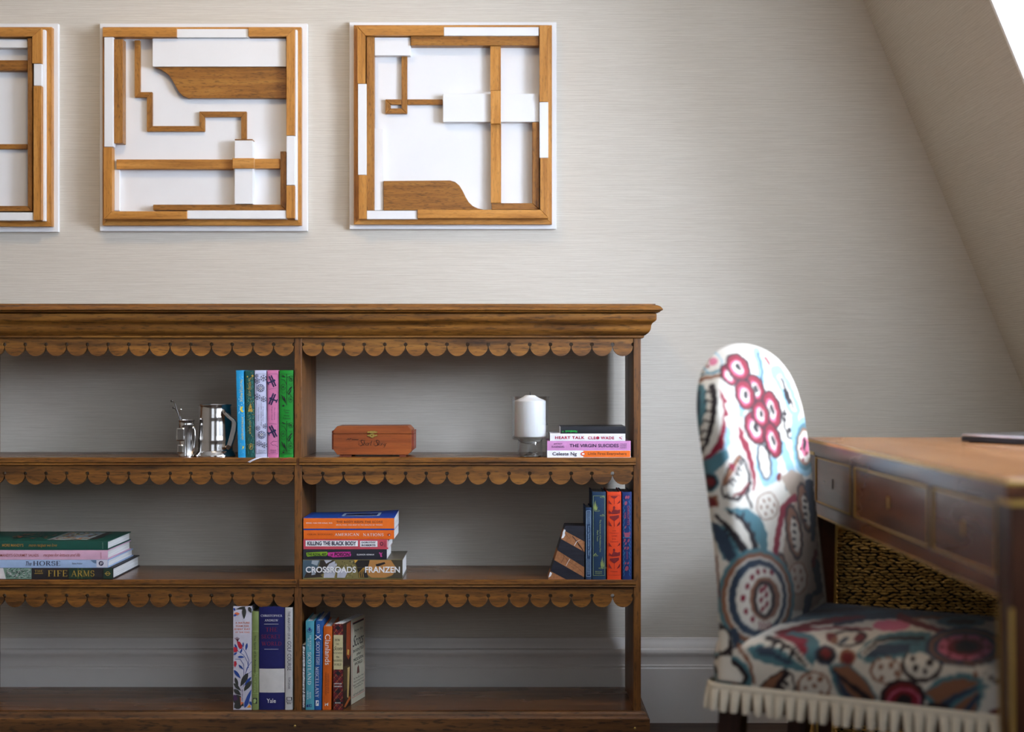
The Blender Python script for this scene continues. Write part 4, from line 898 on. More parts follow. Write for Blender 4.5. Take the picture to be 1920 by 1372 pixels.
for y_ in (278, 571): p.rect(z6(470, 0)[0], z6(636, 0)[0], z6(0, y_)[1], z6(0, y_)[1]+.5, WHT)
p.done()
AG = book('hardback_book', 'slim pale grey book pressed against the left of the middle upright', G6, 534.8, 548.6, 1138.6, 1329, .15, plain((196, 196, 196), .5), zfix=ZS[2]+.0005, Y=YB3)
txt(AG, 'THE ANATOMY OF A', z6(745, 0)[0], z6(775, 0)[0], z6(0, 130)[1], z6(0, 455)[1], INK, 90); txt(AG, 'GOLF COURSE', z6(742, 0)[0], z6(785, 0)[0], z6(0, 478)[1], z6(0, 822)[1], INK, 90); txt(AG, 'TOM DOAK', z6(750, 0)[0], z6(775, 0)[0], z6(0, 898)[1], z6(0, 1040)[1], INK, 90)
p = Print(AG['t'], AG['Y']); p.rect(z6(732, 0)[0], z6(795, 0)[0], z6(0, 1132)[1], z6(0, 1172)[1], BLACK); p.done()
txt(AG, 'BB', z6(742, 0)[0], z6(785, 0)[0], z6(0, 1137)[1], z6(0, 1167)[1], WHT, weight=.02)
txt(AG, 'Burford', z6(728, 0)[0], z6(796, 0)[0], z6(0, 1180)[1], z6(0, 1196)[1], BLACK, weight=.02); txt(AG, 'Books', z6(738, 0)[0], z6(786, 0)[0], z6(0, 1198)[1], z6(0, 1214)[1], BLACK, weight=.02)

# --- bottom shelf, right cell: five upright books
G7 = 'upright books on the bottom shelf right of the middle upright'
def z7(x, y): return (555+x/6.531, 1135+y/6.531)
def q7(*pts): return [z7(*v) for v in pts]
TH = book('paperback_book', 'very thin black and white book against the right of the middle upright', G7, 566.6, 572.4, 1208.5, 1331, .10, plain((46, 44, 48), .5), 'soft', zfix=ZS[2]+.0005, round_=.0002, Y=YB3)
p = Print(TH['t'], TH['Y']); rnd = random.Random(8)
for k in range(48):
    y_ = 1211+k*2.4; p.poly([(567.2, y_), (569.4+rnd.uniform(0, 2.6), y_+rnd.uniform(-.5, 1)), (571.9, y_+1.4), (568+rnd.uniform(0, 2), y_+1.9)], WHT)
p.done()
SC = book('hardback_book', 'slim turquoise book with a thistle emblem and white capitals', G7, 573.4, 589, 1164, 1331, .12, plain((78, 158, 178), .5), zfix=ZS[2]+.0005, Y=YB3)
NV = plain((34, 50, 120), .5)
p = Print(SC['t'], SC['Y']); p.poly(q7((148, 295), (158, 280), (150, 262), (166, 275), (176, 262), (176, 280), (185, 300), (166, 318)), NV); p.stroke(q7((140, 290), (140, 318), (166, 330), (190, 318), (192, 290)), .9, NV)
p.poly(q7((125, 1225), (150, 1205), (155, 1240), (130, 1245)), NV); p.rect(z7(160, 0)[0], z7(193, 0)[0], z7(0, 1208)[1], z7(0, 1242)[1], NV); p.disc(*z7(180, 1225), 1.2, 1.8, plain((78, 158, 178), .5)); p.done()
txt(SC, 'SCOTLAND', z7(142, 0)[0], z7(186, 0)[0], z7(0, 572)[1], z7(0, 968)[1], WHT, 90, serif=True); txt(SC, 'THE WICKED', z7(166, 0)[0], z7(186, 0)[0], z7(0, 362)[1], z7(0, 540)[1], WHT, 90, serif=True); txt(SC, 'WIT OF', z7(142, 0)[0], z7(158, 0)[0], z7(0, 398)[1], z7(0, 500)[1], WHT, 90, serif=True); txt(SC, 'ROD', z7(164, 0)[0], z7(184, 0)[0], z7(0, 1062)[1], z7(0, 1135)[1], WHT, 90, serif=True); txt(SC, 'GREEN', z7(134, 0)[0], z7(154, 0)[0], z7(0, 1045)[1], z7(0, 1150)[1], WHT, 90, serif=True)
MI_ = book('hardback_book', 'royal blue slim book with white saltire cross leaning to the right', G7, 589.3, 602.6, 1163.5, 1331, .135, plain((24, 86, 158), .5), zfix=ZS[2]+.0005, lean=.017, Y=YB3)
p = Print(MI_['t'], MI_['Y']); p.stroke(q7((238, 362), (305, 415)), 1.4, WHT); p.stroke(q7((302, 362), (232, 415)), 1.4, WHT); p.rect(z7(242, 0)[0], z7(278, 0)[0], z7(0, 1160)[1], z7(0, 1228)[1], WHT); p.poly(q7((246, 1226), (262, 1165), (274, 1190), (258, 1200)), plain((24, 86, 158), .5)); p.done()
txt(MI_, 'GREEN', z7(258, 0)[0], z7(292, 0)[0], z7(0, 230)[1], z7(0, 338)[1], WHT, 90, serif=True); txt(MI_, 'SCOTTISH', z7(246, 0)[0], z7(290, 0)[0], z7(0, 442)[1], z7(0, 722)[1], WHT, 90, serif=True); txt(MI_, 'MISCELLANY', z7(236, 0)[0], z7(280, 0)[0], z7(0, 750)[1], z7(0, 1128)[1], WHT, 90, serif=True)
CL = book('hardback_book', 'orange book with white title beside the tartan one', G7, 604.6, 621, 1174, 1331, .13, plain((206, 96, 16), .5), zfix=ZS[2]+.0005, lean=.014, Y=YB3)
p = Print(CL['t'], CL['Y']); p.poly(q7((355, 1185), (362, 1205), (385, 1198), (395, 1185), (392, 1228), (382, 1228), (378, 1210), (366, 1212), (362, 1230), (354, 1230)), WHT); p.done()
txt(CL, 'Clanlands', z7(356, 0)[0], z7(420, 0)[0], z7(0, 352)[1], z7(0, 728)[1], WHT, 90); txt(CL, 'SAM HEUGHAN &', z7(386, 0)[0], z7(402, 0)[0], z7(0, 832)[1], z7(0, 1075)[1], plain((90, 40, 20), .5), 90); txt(CL, 'GRAHAM McTAVISH', z7(358, 0)[0], z7(376, 0)[0], z7(0, 818)[1], z7(0, 1095)[1], plain((90, 40, 20), .5), 90)
TT = book('paperback_book', 'red tartan paperback turned to show its cream front cover', G7, 625.2, 643.4, 1169.4, 1331, .145, plain((150, 34, 42), .5), 'soft', zfix=ZS[2]+.0005, round_=.0003, yaw=R(15), Y=YB3)
def ttfn(x, y, k): return W(x, y, TT['Y0']-.0006-k)
p = Print(TT['t'], 0, ttfn); DRT = plain((84, 24, 34), .5); BKT = plain((30, 26, 34), .5); YLT = plain((190, 160, 80), .5)
X0_, X1_, Y0_, Y1_ = 625.6, 643, 1169.8, 1330.5
def clipseg(xa, ya, xb, yb, w_, m_):
    # clip a stripe to the spine rectangle
    t0, t1 = 0, 1
    for p_, q_ in ((-(xb-xa), xa-X0_), (xb-xa, X1_-xa), (-(yb-ya), ya-Y0_), (yb-ya, Y1_-ya)):
        if abs(p_) < 1e-9:
            if q_ < 0: return
        else:
            r_ = q_/p_
            if p_ < 0: t0 = max(t0, r_)
            else: t1 = min(t1, r_)
    if t0 < t1: p.stroke([(xa+(xb-xa)*t0, ya+(yb-ya)*t0), (xa+(xb-xa)*t1, ya+(yb-ya)*t1)], w_, m_, 'tartan')
for k in range(-2, 16):
    y_ = 1160+k*14
    clipseg(620, y_, 650, y_-36, 2.6, DRT); clipseg(620, y_, 650, y_+36, 2.6, DRT)
    clipseg(620, y_+6, 650, y_+6-36, .4, YLT); clipseg(620, y_+6, 650, y_+6+36, .4, BKT); clipseg(620, y_+9, 650, y_+9-36, .4, BKT)
for y_ in (1177, 1222, 1262, 1296, 1313): p.poly([(634, y_-5), (639, y_), (634, y_+5), (629, y_)], BKT, 'tartan')
p.rect(625.6, 643, z7(0, 360)[1], z7(0, 782)[1], plain((206, 196, 154), .5), 'title_panel'); p.rect(625.6, 643, z7(0, 1178)[1], z7(0, 1203)[1], BKT, 'publisher_band'); p.done()
for s_, a_, c_, y_, h in (('HOW', 478, 540, 408, 4.4), ('THE', 488, 528, 460, 3.6), ('INVENTED', 460, 566, 570, 3.4), ('the', 492, 528, 614, 4.2), ('MODERN', 462, 566, 660, 4.2), ('WORLD', 466, 556, 708, 4.2)):
    letters(TT['t'], s_, z7(a_, 0)[0], z7(c_, 0)[0], z7(0, y_)[1], z7(0, y_)[1]+h, BKT, 0, fn=lambda x, y: ttfn(x, y, .0012), serif=(s_ != 'the'))
letters(TT['t'], 'Scots', z7(462, 0)[0], z7(570, 0)[0], z7(0, 500)[1], z7(0, 548)[1], BKT, 0, shear=.5, fn=lambda x, y: ttfn(x, y, .0012))
for s_, a_, c_, y_ in (('ARTHUR', 464, 560, 948), ('HERMAN', 464, 562, 982), ('BOOKS', 478, 546, 1183)):
    letters(TT['t'], s_, z7(a_, 0)[0], z7(c_, 0)[0], z7(0, y_)[1], z7(0, y_)[1]+2.4, WHT, 0, weight=.02, fn=lambda x, y: ttfn(x, y, .0014))
# front cover of the tartan book: u along the cover depth (0 spine, 1 fore-edge), v up
def cvfn(u, v, k):
    q = TT['fn'](v*TT['A'], TT['B'], u*TT['depth']); return Vector((q[0]+.0004+k, q[1]-.0001, q[2]))
p = Print(TT['t'], 0, cvfn); PAR = plain((196, 190, 166), .5)
p.rect(.36, 1.0, .0, 1.0, PAR, 'cover_panel'); p.rect(.0, .36, .0, 1.0, plain((52, 34, 26), .5), 'cover_picture')
p.poly([(.16, .98), (.34, .99), (.34, .60), (.24, .55), (.14, .62)], plain((150, 64, 30), .5), 'cover_picture'); p.poly([(.18, .62), (.26, .60), (.28, .66), (.2, .68)], plain((214, 170, 80), .5), 'cover_picture')
p.poly([(.02, .5), (.3, .48), (.28, .24), (.04, .2)], plain((86, 66, 40), .5), 'cover_picture'); p.poly([(.2, .46), (.3, .46), (.28, .3), (.24, .1), (.18, .12)], plain((206, 176, 110), .5), 'cover_picture'); p.poly([(.04, .03), (.3, .12), (.34, .08), (.1, .01)], plain((170, 90, 40), .5), 'cover_picture')
for u0, u1, v0, v1, m_ in ((.44, .94, .935, .955, BKT), (.40, .97, .07, .075, RH), (.40, .97, .955, .96, RH), (.40, .41, .07, .96, RH), (.96, .97, .07, .96, RH)): p.rect(u0, u1, v0, v1, m_, 'cover_border')
p.poly([(.62, .33), (.74, .33), (.72, .40), (.68, .43), (.64, .40)], plain((110, 70, 60), .5), 'cover_picture'); p.done()
def cvt(s_, u0, u1, v0, v1, **k): letters(TT['t'], s_, u0, u1, -v1, -v0, BKT, 0, fn=lambda x, y: cvfn(x, -y, .0008), name='cover_lettering', **k)
for s_, u0, u1, v0, v1, kk in (('How the', .50, .88, .84, .875, {}), ('Scots', .42, .92, .67, .80, dict(shear=.5)), ('INVENTED', .44, .92, .60, .635, {}), ('the', .6, .78, .55, .585, dict(shear=.3)), ('MODERN', .46, .9, .49, .53, {}), ('WORLD', .5, .86, .44, .475, {}),
        ('The True Story of How', .46, .92, .27, .30, {}), ("Western Europe's Poorest", .46, .92, .235, .26, {}), ('Nation Created Our World', .44, .94, .20, .225, {}), ('& Everything in It', .5, .88, .165, .19, {}), ('ARTHUR HERMAN', .44, .93, .085, .11, {})):
    cvt(s_, u0, u1, v0, v1, **kk)

# ------------------------------------------------------------------ tankard and golf-bag cup
PEW = bpy.data.materials.new('polished_pewter'); PEW.use_nodes = True
nt = PEW.node_tree; b_ = nt.nodes['Principled BSDF']; b_.inputs['Metallic'].default_value = 1; b_.inputs['Base Color'].default_value = (.62, .60, .58, 1)
nn = noise(nt, (30, 30, 6), 3); rr = ramp(nt, nn, [(.3, (.10,)*3+(1,)), (.7, (.2,)*3+(1,))]); nt.links.new(rr, b_.inputs['Roughness'])
PEWD = plain((96, 92, 88), .35, 1)
def pxl(y, Y): return ZZ(y, Y)
TYc = YF+.055; k_ = TYc/F
tk = thing('tankard', 'tall polished pewter tankard with angular handle beside the blue book', 'tankard', (XX(403, TYc), TYc, ZS[0]))
cx_ = XX(403, TYc); z0 = ZS[0]
def zh(y): return ZZ(y-2.2, TYc)-z0                   # heights measured from the shelf
hh = ZZ(758, TYc)-z0
def rr_(px): return px*k_
prof = [(0, .0), (rr_(38), .0), (rr_(38.5), .003), (rr_(37.5), .006), (rr_(36), .0095), (rr_(35), .0125), (rr_(33.8), .0145)]
for t in np.linspace(0, 1, 24):
    r_ = 33.4+(29.6-33.4)*t; y_ = .015+(hh-.0175-.0025)*t
    bead = .6 if (abs(t-.27) < .02 or abs(t-.80) < .02 or abs(t-.75) < .02 or abs(t-.22) < .02) else 0
    prof.append((rr_(r_+bead), y_))
prof += [(rr_(31.2), hh-.002), (rr_(31.2), hh), (rr_(29.4), hh), (rr_(28.4), hh-.004), (rr_(32), .02), (0, .018)]
MB().lathe(prof, (cx_, TYc, z0), 64).build('body', PEW, tk, auto=R(40))
hpts = []
def hp(zx, zy, dy): x_, y_ = z1(zx, zy); return W(x_, y_, TYc+dy)
hc = [hp(775, 575, -.024), hp(800, 615, -.033), hp(850, 665, -.036), hp(900, 705, -.036), hp(918, 740, -.036), hp(905, 830, -.036), hp(880, 930, -.036), hp(855, 1010, -.036), hp(825, 1052, -.034)]
mb = MB(); v = []; f = []
for i, q in enumerate(hc):
    t = (hc[min(i+1, len(hc)-1)]-hc[max(i-1, 0)]).normalized(); nrm = Vector((0, 1, 0)).cross(t).normalized()
    w_ = [.0035, .0038, .004, .0045, .0055, .0062, .0060, .0056, .005][i]; d_ = .0075
    v += [q+nrm*w_-Vector((0, d_, 0)), q-nrm*w_-Vector((0, d_, 0)), q-nrm*w_+Vector((0, d_, 0)), q+nrm*w_+Vector((0, d_, 0))]
    if i:
        for k in range(4): f.append((4*i-4+k, 4*i-4+(k+1) % 4, 4*i+(k+1) % 4, 4*i+k))
f += [(0, 1, 2, 3), tuple(len(v)-1-k for k in range(4))]
mb.add(v, f).build('handle', PEW, tk, bevel=.0014, seg=3)
GYc = YF+.03; kg = GYc/F
gx = XX(349.5, GYc); gz = ZS[0]
gb = thing('golf_bag_cup', 'small silver cup shaped like a golf bag with clubs left of tankard', 'cup', (gx, GYc, gz))
gh = ZZ(787, GYc)-gz
mb = MB(); prof = [(0, 0), (14.5, 0), (15, .004), (14.2, .008)]+[(13.8, .012), (13.6, .03), (13.8, .052), (14.2, gh-.014), (14.8, gh-.012), (14.2, gh-.009), (14.4, gh-.004), (15.4, gh-.002), (15.4, gh), (13.5, gh), (12.5, gh-.01), (12, .02), (0, .018)]
prof = [(a*kg, c) for a, c in prof]; mb.lathe(prof, (gx, GYc, gz), 40).build('body', PEW, gb, auto=R(45))
def gp(x, y): return ZZ(y, GYc)
def pocket(xa, xb, ya, yb, dy):
    mb = MB(); mb.box(XX(xa, GYc), XX(xb, GYc), GYc-dy, GYc-.004, ZZ(yb, GYc), ZZ(ya, GYc)); return mb.build('pocket', PEW, gb, bevel=.0035, seg=4)
pocket(334, 349.5, 801, 826, .0225); pocket(335.5, 347, 832, 849, .0215)
mb = MB(); mb.tube([W(361, 797, GYc-.003), W(365, 806, GYc-.003), W(366, 822, GYc-.003), W(365, 838, GYc-.003), W(361, 848, GYc-.003)], .0022, 10).build('strap', PEW, gb, smooth=True)
for pts, hd in (([(339, 800), (335, 778), (328, 757), (324.5, 751.5)], (320, 751.5)), ([(340, 800), (337.5, 784), (331, 770), (327, 765)], (324, 763.5)), ([(342, 800), (339, 784), (336, 770)], (340, 766))):
    q = [W(a_, c_, GYc) for a_, c_ in pts]
    c_ = MB().tube(q, .0011, 8).build('golf_club', PEWD, gb, smooth=True)
    hw = W(hd[0], hd[1], GYc); e = q[-1]
    MB().tube([e, (e+hw)/2, hw], [.0014, .0028, .0022], 8, .6).build('club_head', PEWD if hd[0] < 330 else PEW, c_, smooth=True)

# ------------------------------------------------------------------ cigar box with script lettering
CED = wood('cedar_box', (112, 50, 16), (142, 70, 24), (162, 88, 36), 0, .7, .4, .15, mottle=.15)
CEDE = wood('cedar_box_end', (104, 42, 24), (134, 60, 36), (152, 80, 50), 1, .7, .45, .15, mottle=.15)
CYB = YF+.05; cyd = .10
def z2(x, y): return (600+x/9.6, 770+y/9.6)
def c2(x, y): q = W(*z2(x, y), CYB); return (q.x, q.z)
zb_ = ZS[0]
cb = thing('cigar_box', 'chamfered reddish wooden box with brass clasp and black script lettering', 'box', (XX(698, CYB), CYB+cyd/2, zb_))
dz = zb_+.0035-c2(0, 808)[1]
def C(x, y): a, c = c2(x, y); return (a, c+dz)
fy = lambda a, c, d: (a, d, c)
body = [C(238, 432), C(238, 705), C(310, 805), C(1580, 805), C(1645, 738), C(1645, 432)]
lid = [C(238, 426), C(238, 372), C(310, 290), C(1580, 285), C(1645, 352), C(1645, 426)]
MB().prism(body, fy, CYB, CYB+cyd).build('body', CED, cb, bevel=.0006, seg=1)
ld = MB().prism(lid, fy, CYB, CYB+cyd).build('lid', CED, cb, bevel=.0006, seg=1)
for xa, xb in ((208, 237), (1646, 1684)):
    MB().prism([C(xa, 432), C(xa, 712), C(xb, 712), C(xb, 432)], fy, CYB+.006, CYB+cyd-.006).build('end_board', CEDE, cb)
    MB().prism([C(xa, 426), C(xa, 376), C(xb, 366), C(xb, 426)], fy, CYB+.006, CYB+cyd-.006).build('end_board', CEDE, ld)
for xa, xb in ((350, 560), (1430, 1540)):
    a0, a1 = C(xa, 805)[0], C(xb, 805)[0]
    for yy in (CYB+.004, CYB+cyd-.02): MB().box(a0, a1, yy, yy+.016, zb_, zb_+.0036).build('foot', CEDE, cb)
BRS = plain((206, 176, 96), .25, 1)
hasp = [C(*q) for q in ((845, 400), (860, 380), (880, 392), (905, 374), (990, 374), (1008, 392), (1022, 378), (1040, 400), (1020, 412), (990, 414), (960, 420), (920, 420), (890, 412), (862, 414))]
plate = [C(*q) for q in ((842, 458), (862, 438), (888, 444), (920, 424), (960, 424), (990, 444), (1018, 438), (1042, 458), (1018, 472), (985, 476), (965, 494), (938, 502), (910, 492), (890, 476), (862, 472))]
cl = MB().prism(hasp, fy, CYB-.0016, CYB-.0001).build('brass_clasp', BRS, cb, bevel=.0004, seg=1)
MB().prism(plate, fy, CYB-.0022, CYB-.0001).build('clasp_plate', BRS, cl, bevel=.0004, seg=1)
p_ = C(936, 456); mb = MB(); mb.lathe([(.0001, .0012), (.0012, .0008), (.0016, 0)], (0, 0, 0), 12); mb.v = [(p_[0]+v_[0], CYB-.0021-v_[2], p_[1]+v_[1]) for v_ in mb.v]; mb.build('clasp_pin', plain((120, 70, 40), .3, 1), cl, smooth=True)
# script lettering drawn as pen strokes
def bz(p0, p1, p2, p3, n=8): return [tuple((1-t)**3*a+3*(1-t)**2*t*b_+3*(1-t)*t*t*c+t**3*d for a, b_, c, d in zip(p0, p1, p2, p3)) for t in [k/n for k in range(n+1)]]
INKS = []
def S_(x):                                              # capital S, origin at its left, units: box pixels of the crop
    return [(bz((x+70, 546), (x+44, 528), (x+24, 560), (x+50, 586))+bz((x+50, 586), (x+82, 612), (x+60, 648), (x+20, 641)), 10), (bz((x+20, 641), (x-10, 632), (x-4, 604), (x+16, 602)), 4),
            (bz((x+70, 546), (x+92, 536), (x+88, 560), (x+74, 560)), 4), (bz((x+60, 540), (x+10, 532), (x-26, 590), (x-6, 626)), 3)]
INKS += S_(702)+S_(976)
def down(x, y0, y1, w_): INKS.append(([(x+(600-y0)*.28, y0), (x+(600-y1)*.28, y1)], w_))
def hair(*pts): INKS.append((list(pts), 3.2))
down(790, 545, 638, 9); INKS.append((bz((785, 615), (805, 580), (825, 580), (812, 615))+[(806, 636)], 7))                       # h
INKS.append((bz((850, 590), (825, 600), (825, 640), (846, 636))+bz((846, 636), (868, 625), (868, 588), (850, 590)), 6))            # o
down(880, 590, 636, 8); hair((880, 606), (898, 588), (905, 592)); down(918, 555, 636, 9); hair((902, 584), (938, 580)); hair((918, 634), (935, 628))   # r t
down(1058, 558, 636, 9); hair((1042, 584), (1078, 580)); INKS.append((bz((1090, 590), (1065, 600), (1065, 640), (1086, 636))+bz((1086, 636), (1108, 625), (1108, 588), (1090, 590)), 6))
down(1122, 590, 636, 8); hair((1122, 606), (1138, 588), (1146, 594)); down(1155, 590, 630, 8); INKS.append((bz((1153, 628), (1160, 642), (1178, 630), (1186, 592))+bz((1186, 592), (1175, 640), (1165, 680), (1142, 664)), 6)); hair((1186, 604), (1205, 604))
hair((805, 632), (830, 612)); hair((864, 606), (880, 604)); hair((1104, 606), (1122, 604)); hair((1140, 628), (1152, 610)); hair((765, 620), (790, 626)); hair((1040, 622), (1056, 628))
for x_, s_ in ((480, 'A'), (530, 'F')):
    if s_ == 'A': INKS.append(([(x_, 542), (x_+32, 508), (x_+34, 540)], 5)); hair((x_-20, 542), (x_+10, 528), (x_+36, 526))
    else: INKS.append(([(x_, 542), (x_+18, 510)], 6)); hair((x_-2, 508), (x_+48, 506)); hair((x_, 526), (x_+32, 522))
for x_ in range(572, 690, 15): INKS.append((bz((x_, 538), (x_+8, 518), (x_+14, 520), (x_+8, 536))+[(x_+15, 532)], 4))
mbI = MB()
for pts, w_ in INKS:
    for (xa, ya), (xb, yb) in zip(pts[:-1], pts[1:]):
        l = math.hypot(xb-xa, yb-ya) or 1; nx, ny = -(yb-ya)/l*w_/2, (xb-xa)/l*w_/2; ex, ey = (xb-xa)/l*w_*.25, (yb-ya)/l*w_*.25
        mbI.flat([(xa+nx-ex, ya+ny-ey), (xa-nx-ex, ya-ny-ey), (xb-nx+ex, yb-ny+ey), (xb+nx+ex, yb+ny+ey)], lambda a, c: (C(a, c)[0], CYB-.0004, C(a, c)[1]))
mbI.build('script_lettering', BLACK, cb)

# ------------------------------------------------------------------ candle in a footed glass
def glass(name, clear=True):
    m, nt, b = new_mat(name)
    if clear:
        out = nt.nodes['Material Output']; tr = nt.nodes.new('ShaderNodeBsdfTransparent'); gl = nt.nodes.new('ShaderNodeBsdfGlossy'); lw = nt.nodes.new('ShaderNodeLayerWeight'); fr = nt.nodes.new('ShaderNodeMath'); fr.operation = 'MULTIPLY_ADD'; pw_ = nt.nodes.new('ShaderNodeMath'); pw_.operation = 'POWER'; mx = nt.nodes.new('ShaderNodeMixShader')
        tr.inputs[0].default_value = (.965, .97, .97, 1); gl.inputs['Roughness'].default_value = .03; lw.inputs[0].default_value = .5; pw_.inputs[1].default_value = 2.6
        nt.links.new(lw.outputs['Facing'], pw_.inputs[0]); nt.links.new(pw_.outputs[0], fr.inputs[0]); fr.inputs[1].default_value = .8; fr.inputs[2].default_value = .045
        nt.links.new(fr.outputs[0], mx.inputs[0]); nt.links.new(tr.outputs[0], mx.inputs[1]); nt.links.new(gl.outputs[0], mx.inputs[2]); nt.links.new(mx.outputs[0], out.inputs[0])
        nt.nodes.remove(b)
    else:
        b.inputs['Transmission Weight'].default_value = 1; b.inputs['Roughness'].default_value = .02; b.inputs['IOR'].default_value = 1.48; b.inputs['Base Color'].default_value = (.96, .97, .97, 1)
    return m
GLT = glass('thin_clear_glass'); GLS = glass('solid_clear_glass', False)
KY = YF+.045; kk = KY/F
kx = XX(994, KY); kz = ZS[0]
gt = thing('glass_candle_holder', 'clear footed glass hurricane holder on the upper shelf, beside flat paperbacks', 'candle holder', (kx, KY, kz))
def zy(y): return ZZ(y, KY)-(ZZ(855.5, KY)-kz)
def rp(p_): return p_*kk
zt_ = zy(743)-kz; zb2 = zy(823)-kz
outer = [(rp(36.6), zt_), (rp(35.2), zt_-.004), (rp(34.4), zt_-.014), (rp(34.2), zb2+.012), (rp(33.8), zb2+.003), (rp(31.5), zb2)]
innr = [(rp(30.5), zb2+.003), (rp(32.6), zb2+.006), (rp(32.9), zb2+.014), (rp(33.0), zt_-.014), (rp(33.9), zt_-.004), (rp(35.4), zt_), (rp(36.6), zt_)]
MB().lathe(outer+[(rp(24), zb2-.0015)]+[(rp(24), zb2+.0015)]+innr, (kx, KY, kz), 64).build('bowl', GLT, gt, auto=R(60))
MB().lathe([(0, zb2-.012), (rp(8), zb2-.0115), (rp(17), zb2-.0085), (rp(22.5), zb2-.003), (rp(23.8), zb2+.0015), (rp(23.8), zb2+.0028), (0, zb2+.003)], (kx, KY, kz), 48).build('bowl_base', GLS, gt, auto=R(50))
MB().lathe([(rp(22.2), zb2-.0035), (rp(23.4), zb2-.008), (rp(23.4), .003), (rp(22.8), .0004), (rp(20), .0004), (rp(21.4), .004), (rp(21.6), zb2-.010), (rp(22.2), zb2-.0035)], (kx, KY, kz), 48).build('foot', GLT, gt, auto=R(50))
MB().lathe([(0, .012), (rp(5), .0105), (rp(8), .006), (rp(13), .003), (rp(20), .0018), (rp(20), .0004), (0, .0004)], (kx, KY, kz), 40).build('foot_dome', GLS, gt, smooth=True)
ca = thing('pillar_candle', 'white pillar candle with black wick standing inside the footed glass', 'candle', (kx, KY, kz+zb2+.0065))
WAX = plain((236, 234, 232), .5, var=.01, scale=20)
WAX.node_tree.nodes['Principled BSDF'].inputs['Subsurface Weight'].default_value = .15
WAX.node_tree.nodes['Principled BSDF'].inputs['Subsurface Radius'].default_value = (.006, .004, .003)
c0 = zb2+.0065; ct = zy(740.5)-kz; cs_ = zy(751)-kz
MB().lathe([(0, c0), (rp(28.8), c0), (rp(29.3), c0+.002), (rp(29.3), cs_-.002), (rp(28.6), cs_+.0005), (rp(26), cs_+.0022), (rp(18), cs_+.0062), (rp(12), ct-.003), (rp(9.8), ct-.0008), (rp(8), ct), (0, ct)], (kx, KY, kz), 64).build('wax_body', WAX, ca, auto=R(60))
MB().tube([(kx, KY, kz+ct-.001), (kx+.0002, KY, kz+ct+.004), (kx-.0003, KY, kz+ct+.0085)], [.0009, .001, .0008], 8).build('wick', BLACK, ca, smooth=True)

# ------------------------------------------------------------------ striped wedge bookend
BYF = YF+.004; bd = .07
def c5(x, y): q = W(*z5(x, y), BYF); return (q.x, q.z)
BDK = wood('bookend_dark_leather', (26, 27, 36), (34, 35, 46), (46, 47, 60), 0, 1.4, .45, .3, mottle=.2); BTN = plain((158, 104, 64), .6, var=.2, scale=180)
zz_ = ZS[1]-c5(0, 1272)[1]
def C5(x, y): a, c = c5(x, y); return (a, c+zz_)
bo = [C5(612, 570), C5(350, 570), C5(125, 1272), C5(600, 1272)]
be = thing('bookend', 'wedge-shaped bookend with diagonal black and tan bands at the right', 'bookend', ((bo[2][0]+bo[3][0])/2, BYF+bd/2, ZS[1]))
TLx = lambda y: 350+(125-350)*(y-570)/(1272-570); RX = lambda y: 612-12*(y-570)/702
cuts = [(570, 570), (625, 775), (740, 912), (890, 1112), (1018, 1245), (1165, 1400), ]   # (left edge y, right edge y) of each band border
def bandpoly(l0, r0, l1, r1):
    def clipy(l, r, x):                                  # y on the border line at x
        return l+(r-l)*(x-TLx(l))/(606-TLx(l))
    pts = [(TLx(l0), l0)]
    if r0 <= 1272: pts.append((RX(r0), r0))
    else: pts.append((TLx(l0)+(606-TLx(l0))*(1272-l0)/(r0-l0), 1272))
    if r1 <= 1272: pts.append((RX(r1), r1))
    else:
        if r0 < 1272: pts.append((RX(1272), 1272))
        if l1 < 1272: pts.append((TLx(l1)+(606-TLx(l1))*(1272-l1)/(r1-l1), 1272))
    pts.append((TLx(min(l1, 1272)), min(l1, 1272)))
    return pts
for i in range(6):
    l0, r0 = cuts[i]; l1, r1 = cuts[i+1] if i < 5 else (1272, 1500)
    if i == 0: pts = [(350, 570), (612, 570), (RX(775), 775), (TLx(625), 625)]
    elif i == 5: pts = [(TLx(1165), 1165), (TLx(1165)+ (606-TLx(1165))*(1272-1165)/(1400-1165), 1272), (125, 1272)]
    else: pts = bandpoly(l0, r0, l1, r1)
    MB().prism([C5(*q) for q in pts], fy, BYF+(.0 if i % 2 == 0 else .0003), BYF+bd).build('dark_band' if i % 2 == 0 else 'tan_band', BDK if i % 2 == 0 else BTN, be)
p = Print(be, 0, lambda a, c, k: Vector((C5(a, c)[0], BYF-.0002-k, C5(a, c)[1])))
CRK = plain((70, 48, 34), .6)
def cr(w_, m_, *pts): p.stroke(list(pts), w_, m_, 'crack_mark')
cr(9, plain((48, 28, 28), .5), (448, 705), (500, 770), (560, 850), (590, 905)); cr(4, CRK, (500, 770), (545, 850)); cr(3, CRK, (355, 672), (410, 740)); cr(6, WHT, (470, 828), (500, 775)); cr(3, WHT, (500, 775), (550, 750))
cr(4, CRK, (320, 930), (335, 985), (295, 1055)); cr(4, CRK, (335, 960), (385, 1025)); cr(5, WHT, (362, 1092), (385, 1045), (412, 1005)); cr(3, CRK, (400, 1040), (520, 1120), (590, 1195)); cr(3, CRK, (430, 1100), (470, 1130))
p.poly([(335, 612), (355, 622), (345, 660), (350, 690), (325, 728), (298, 730), (312, 690), (318, 650)], WHT, 'worn_patch'); p.poly([(150, 1172), (178, 1190), (160, 1230), (128, 1250)], WHT, 'worn_patch'); p.done()
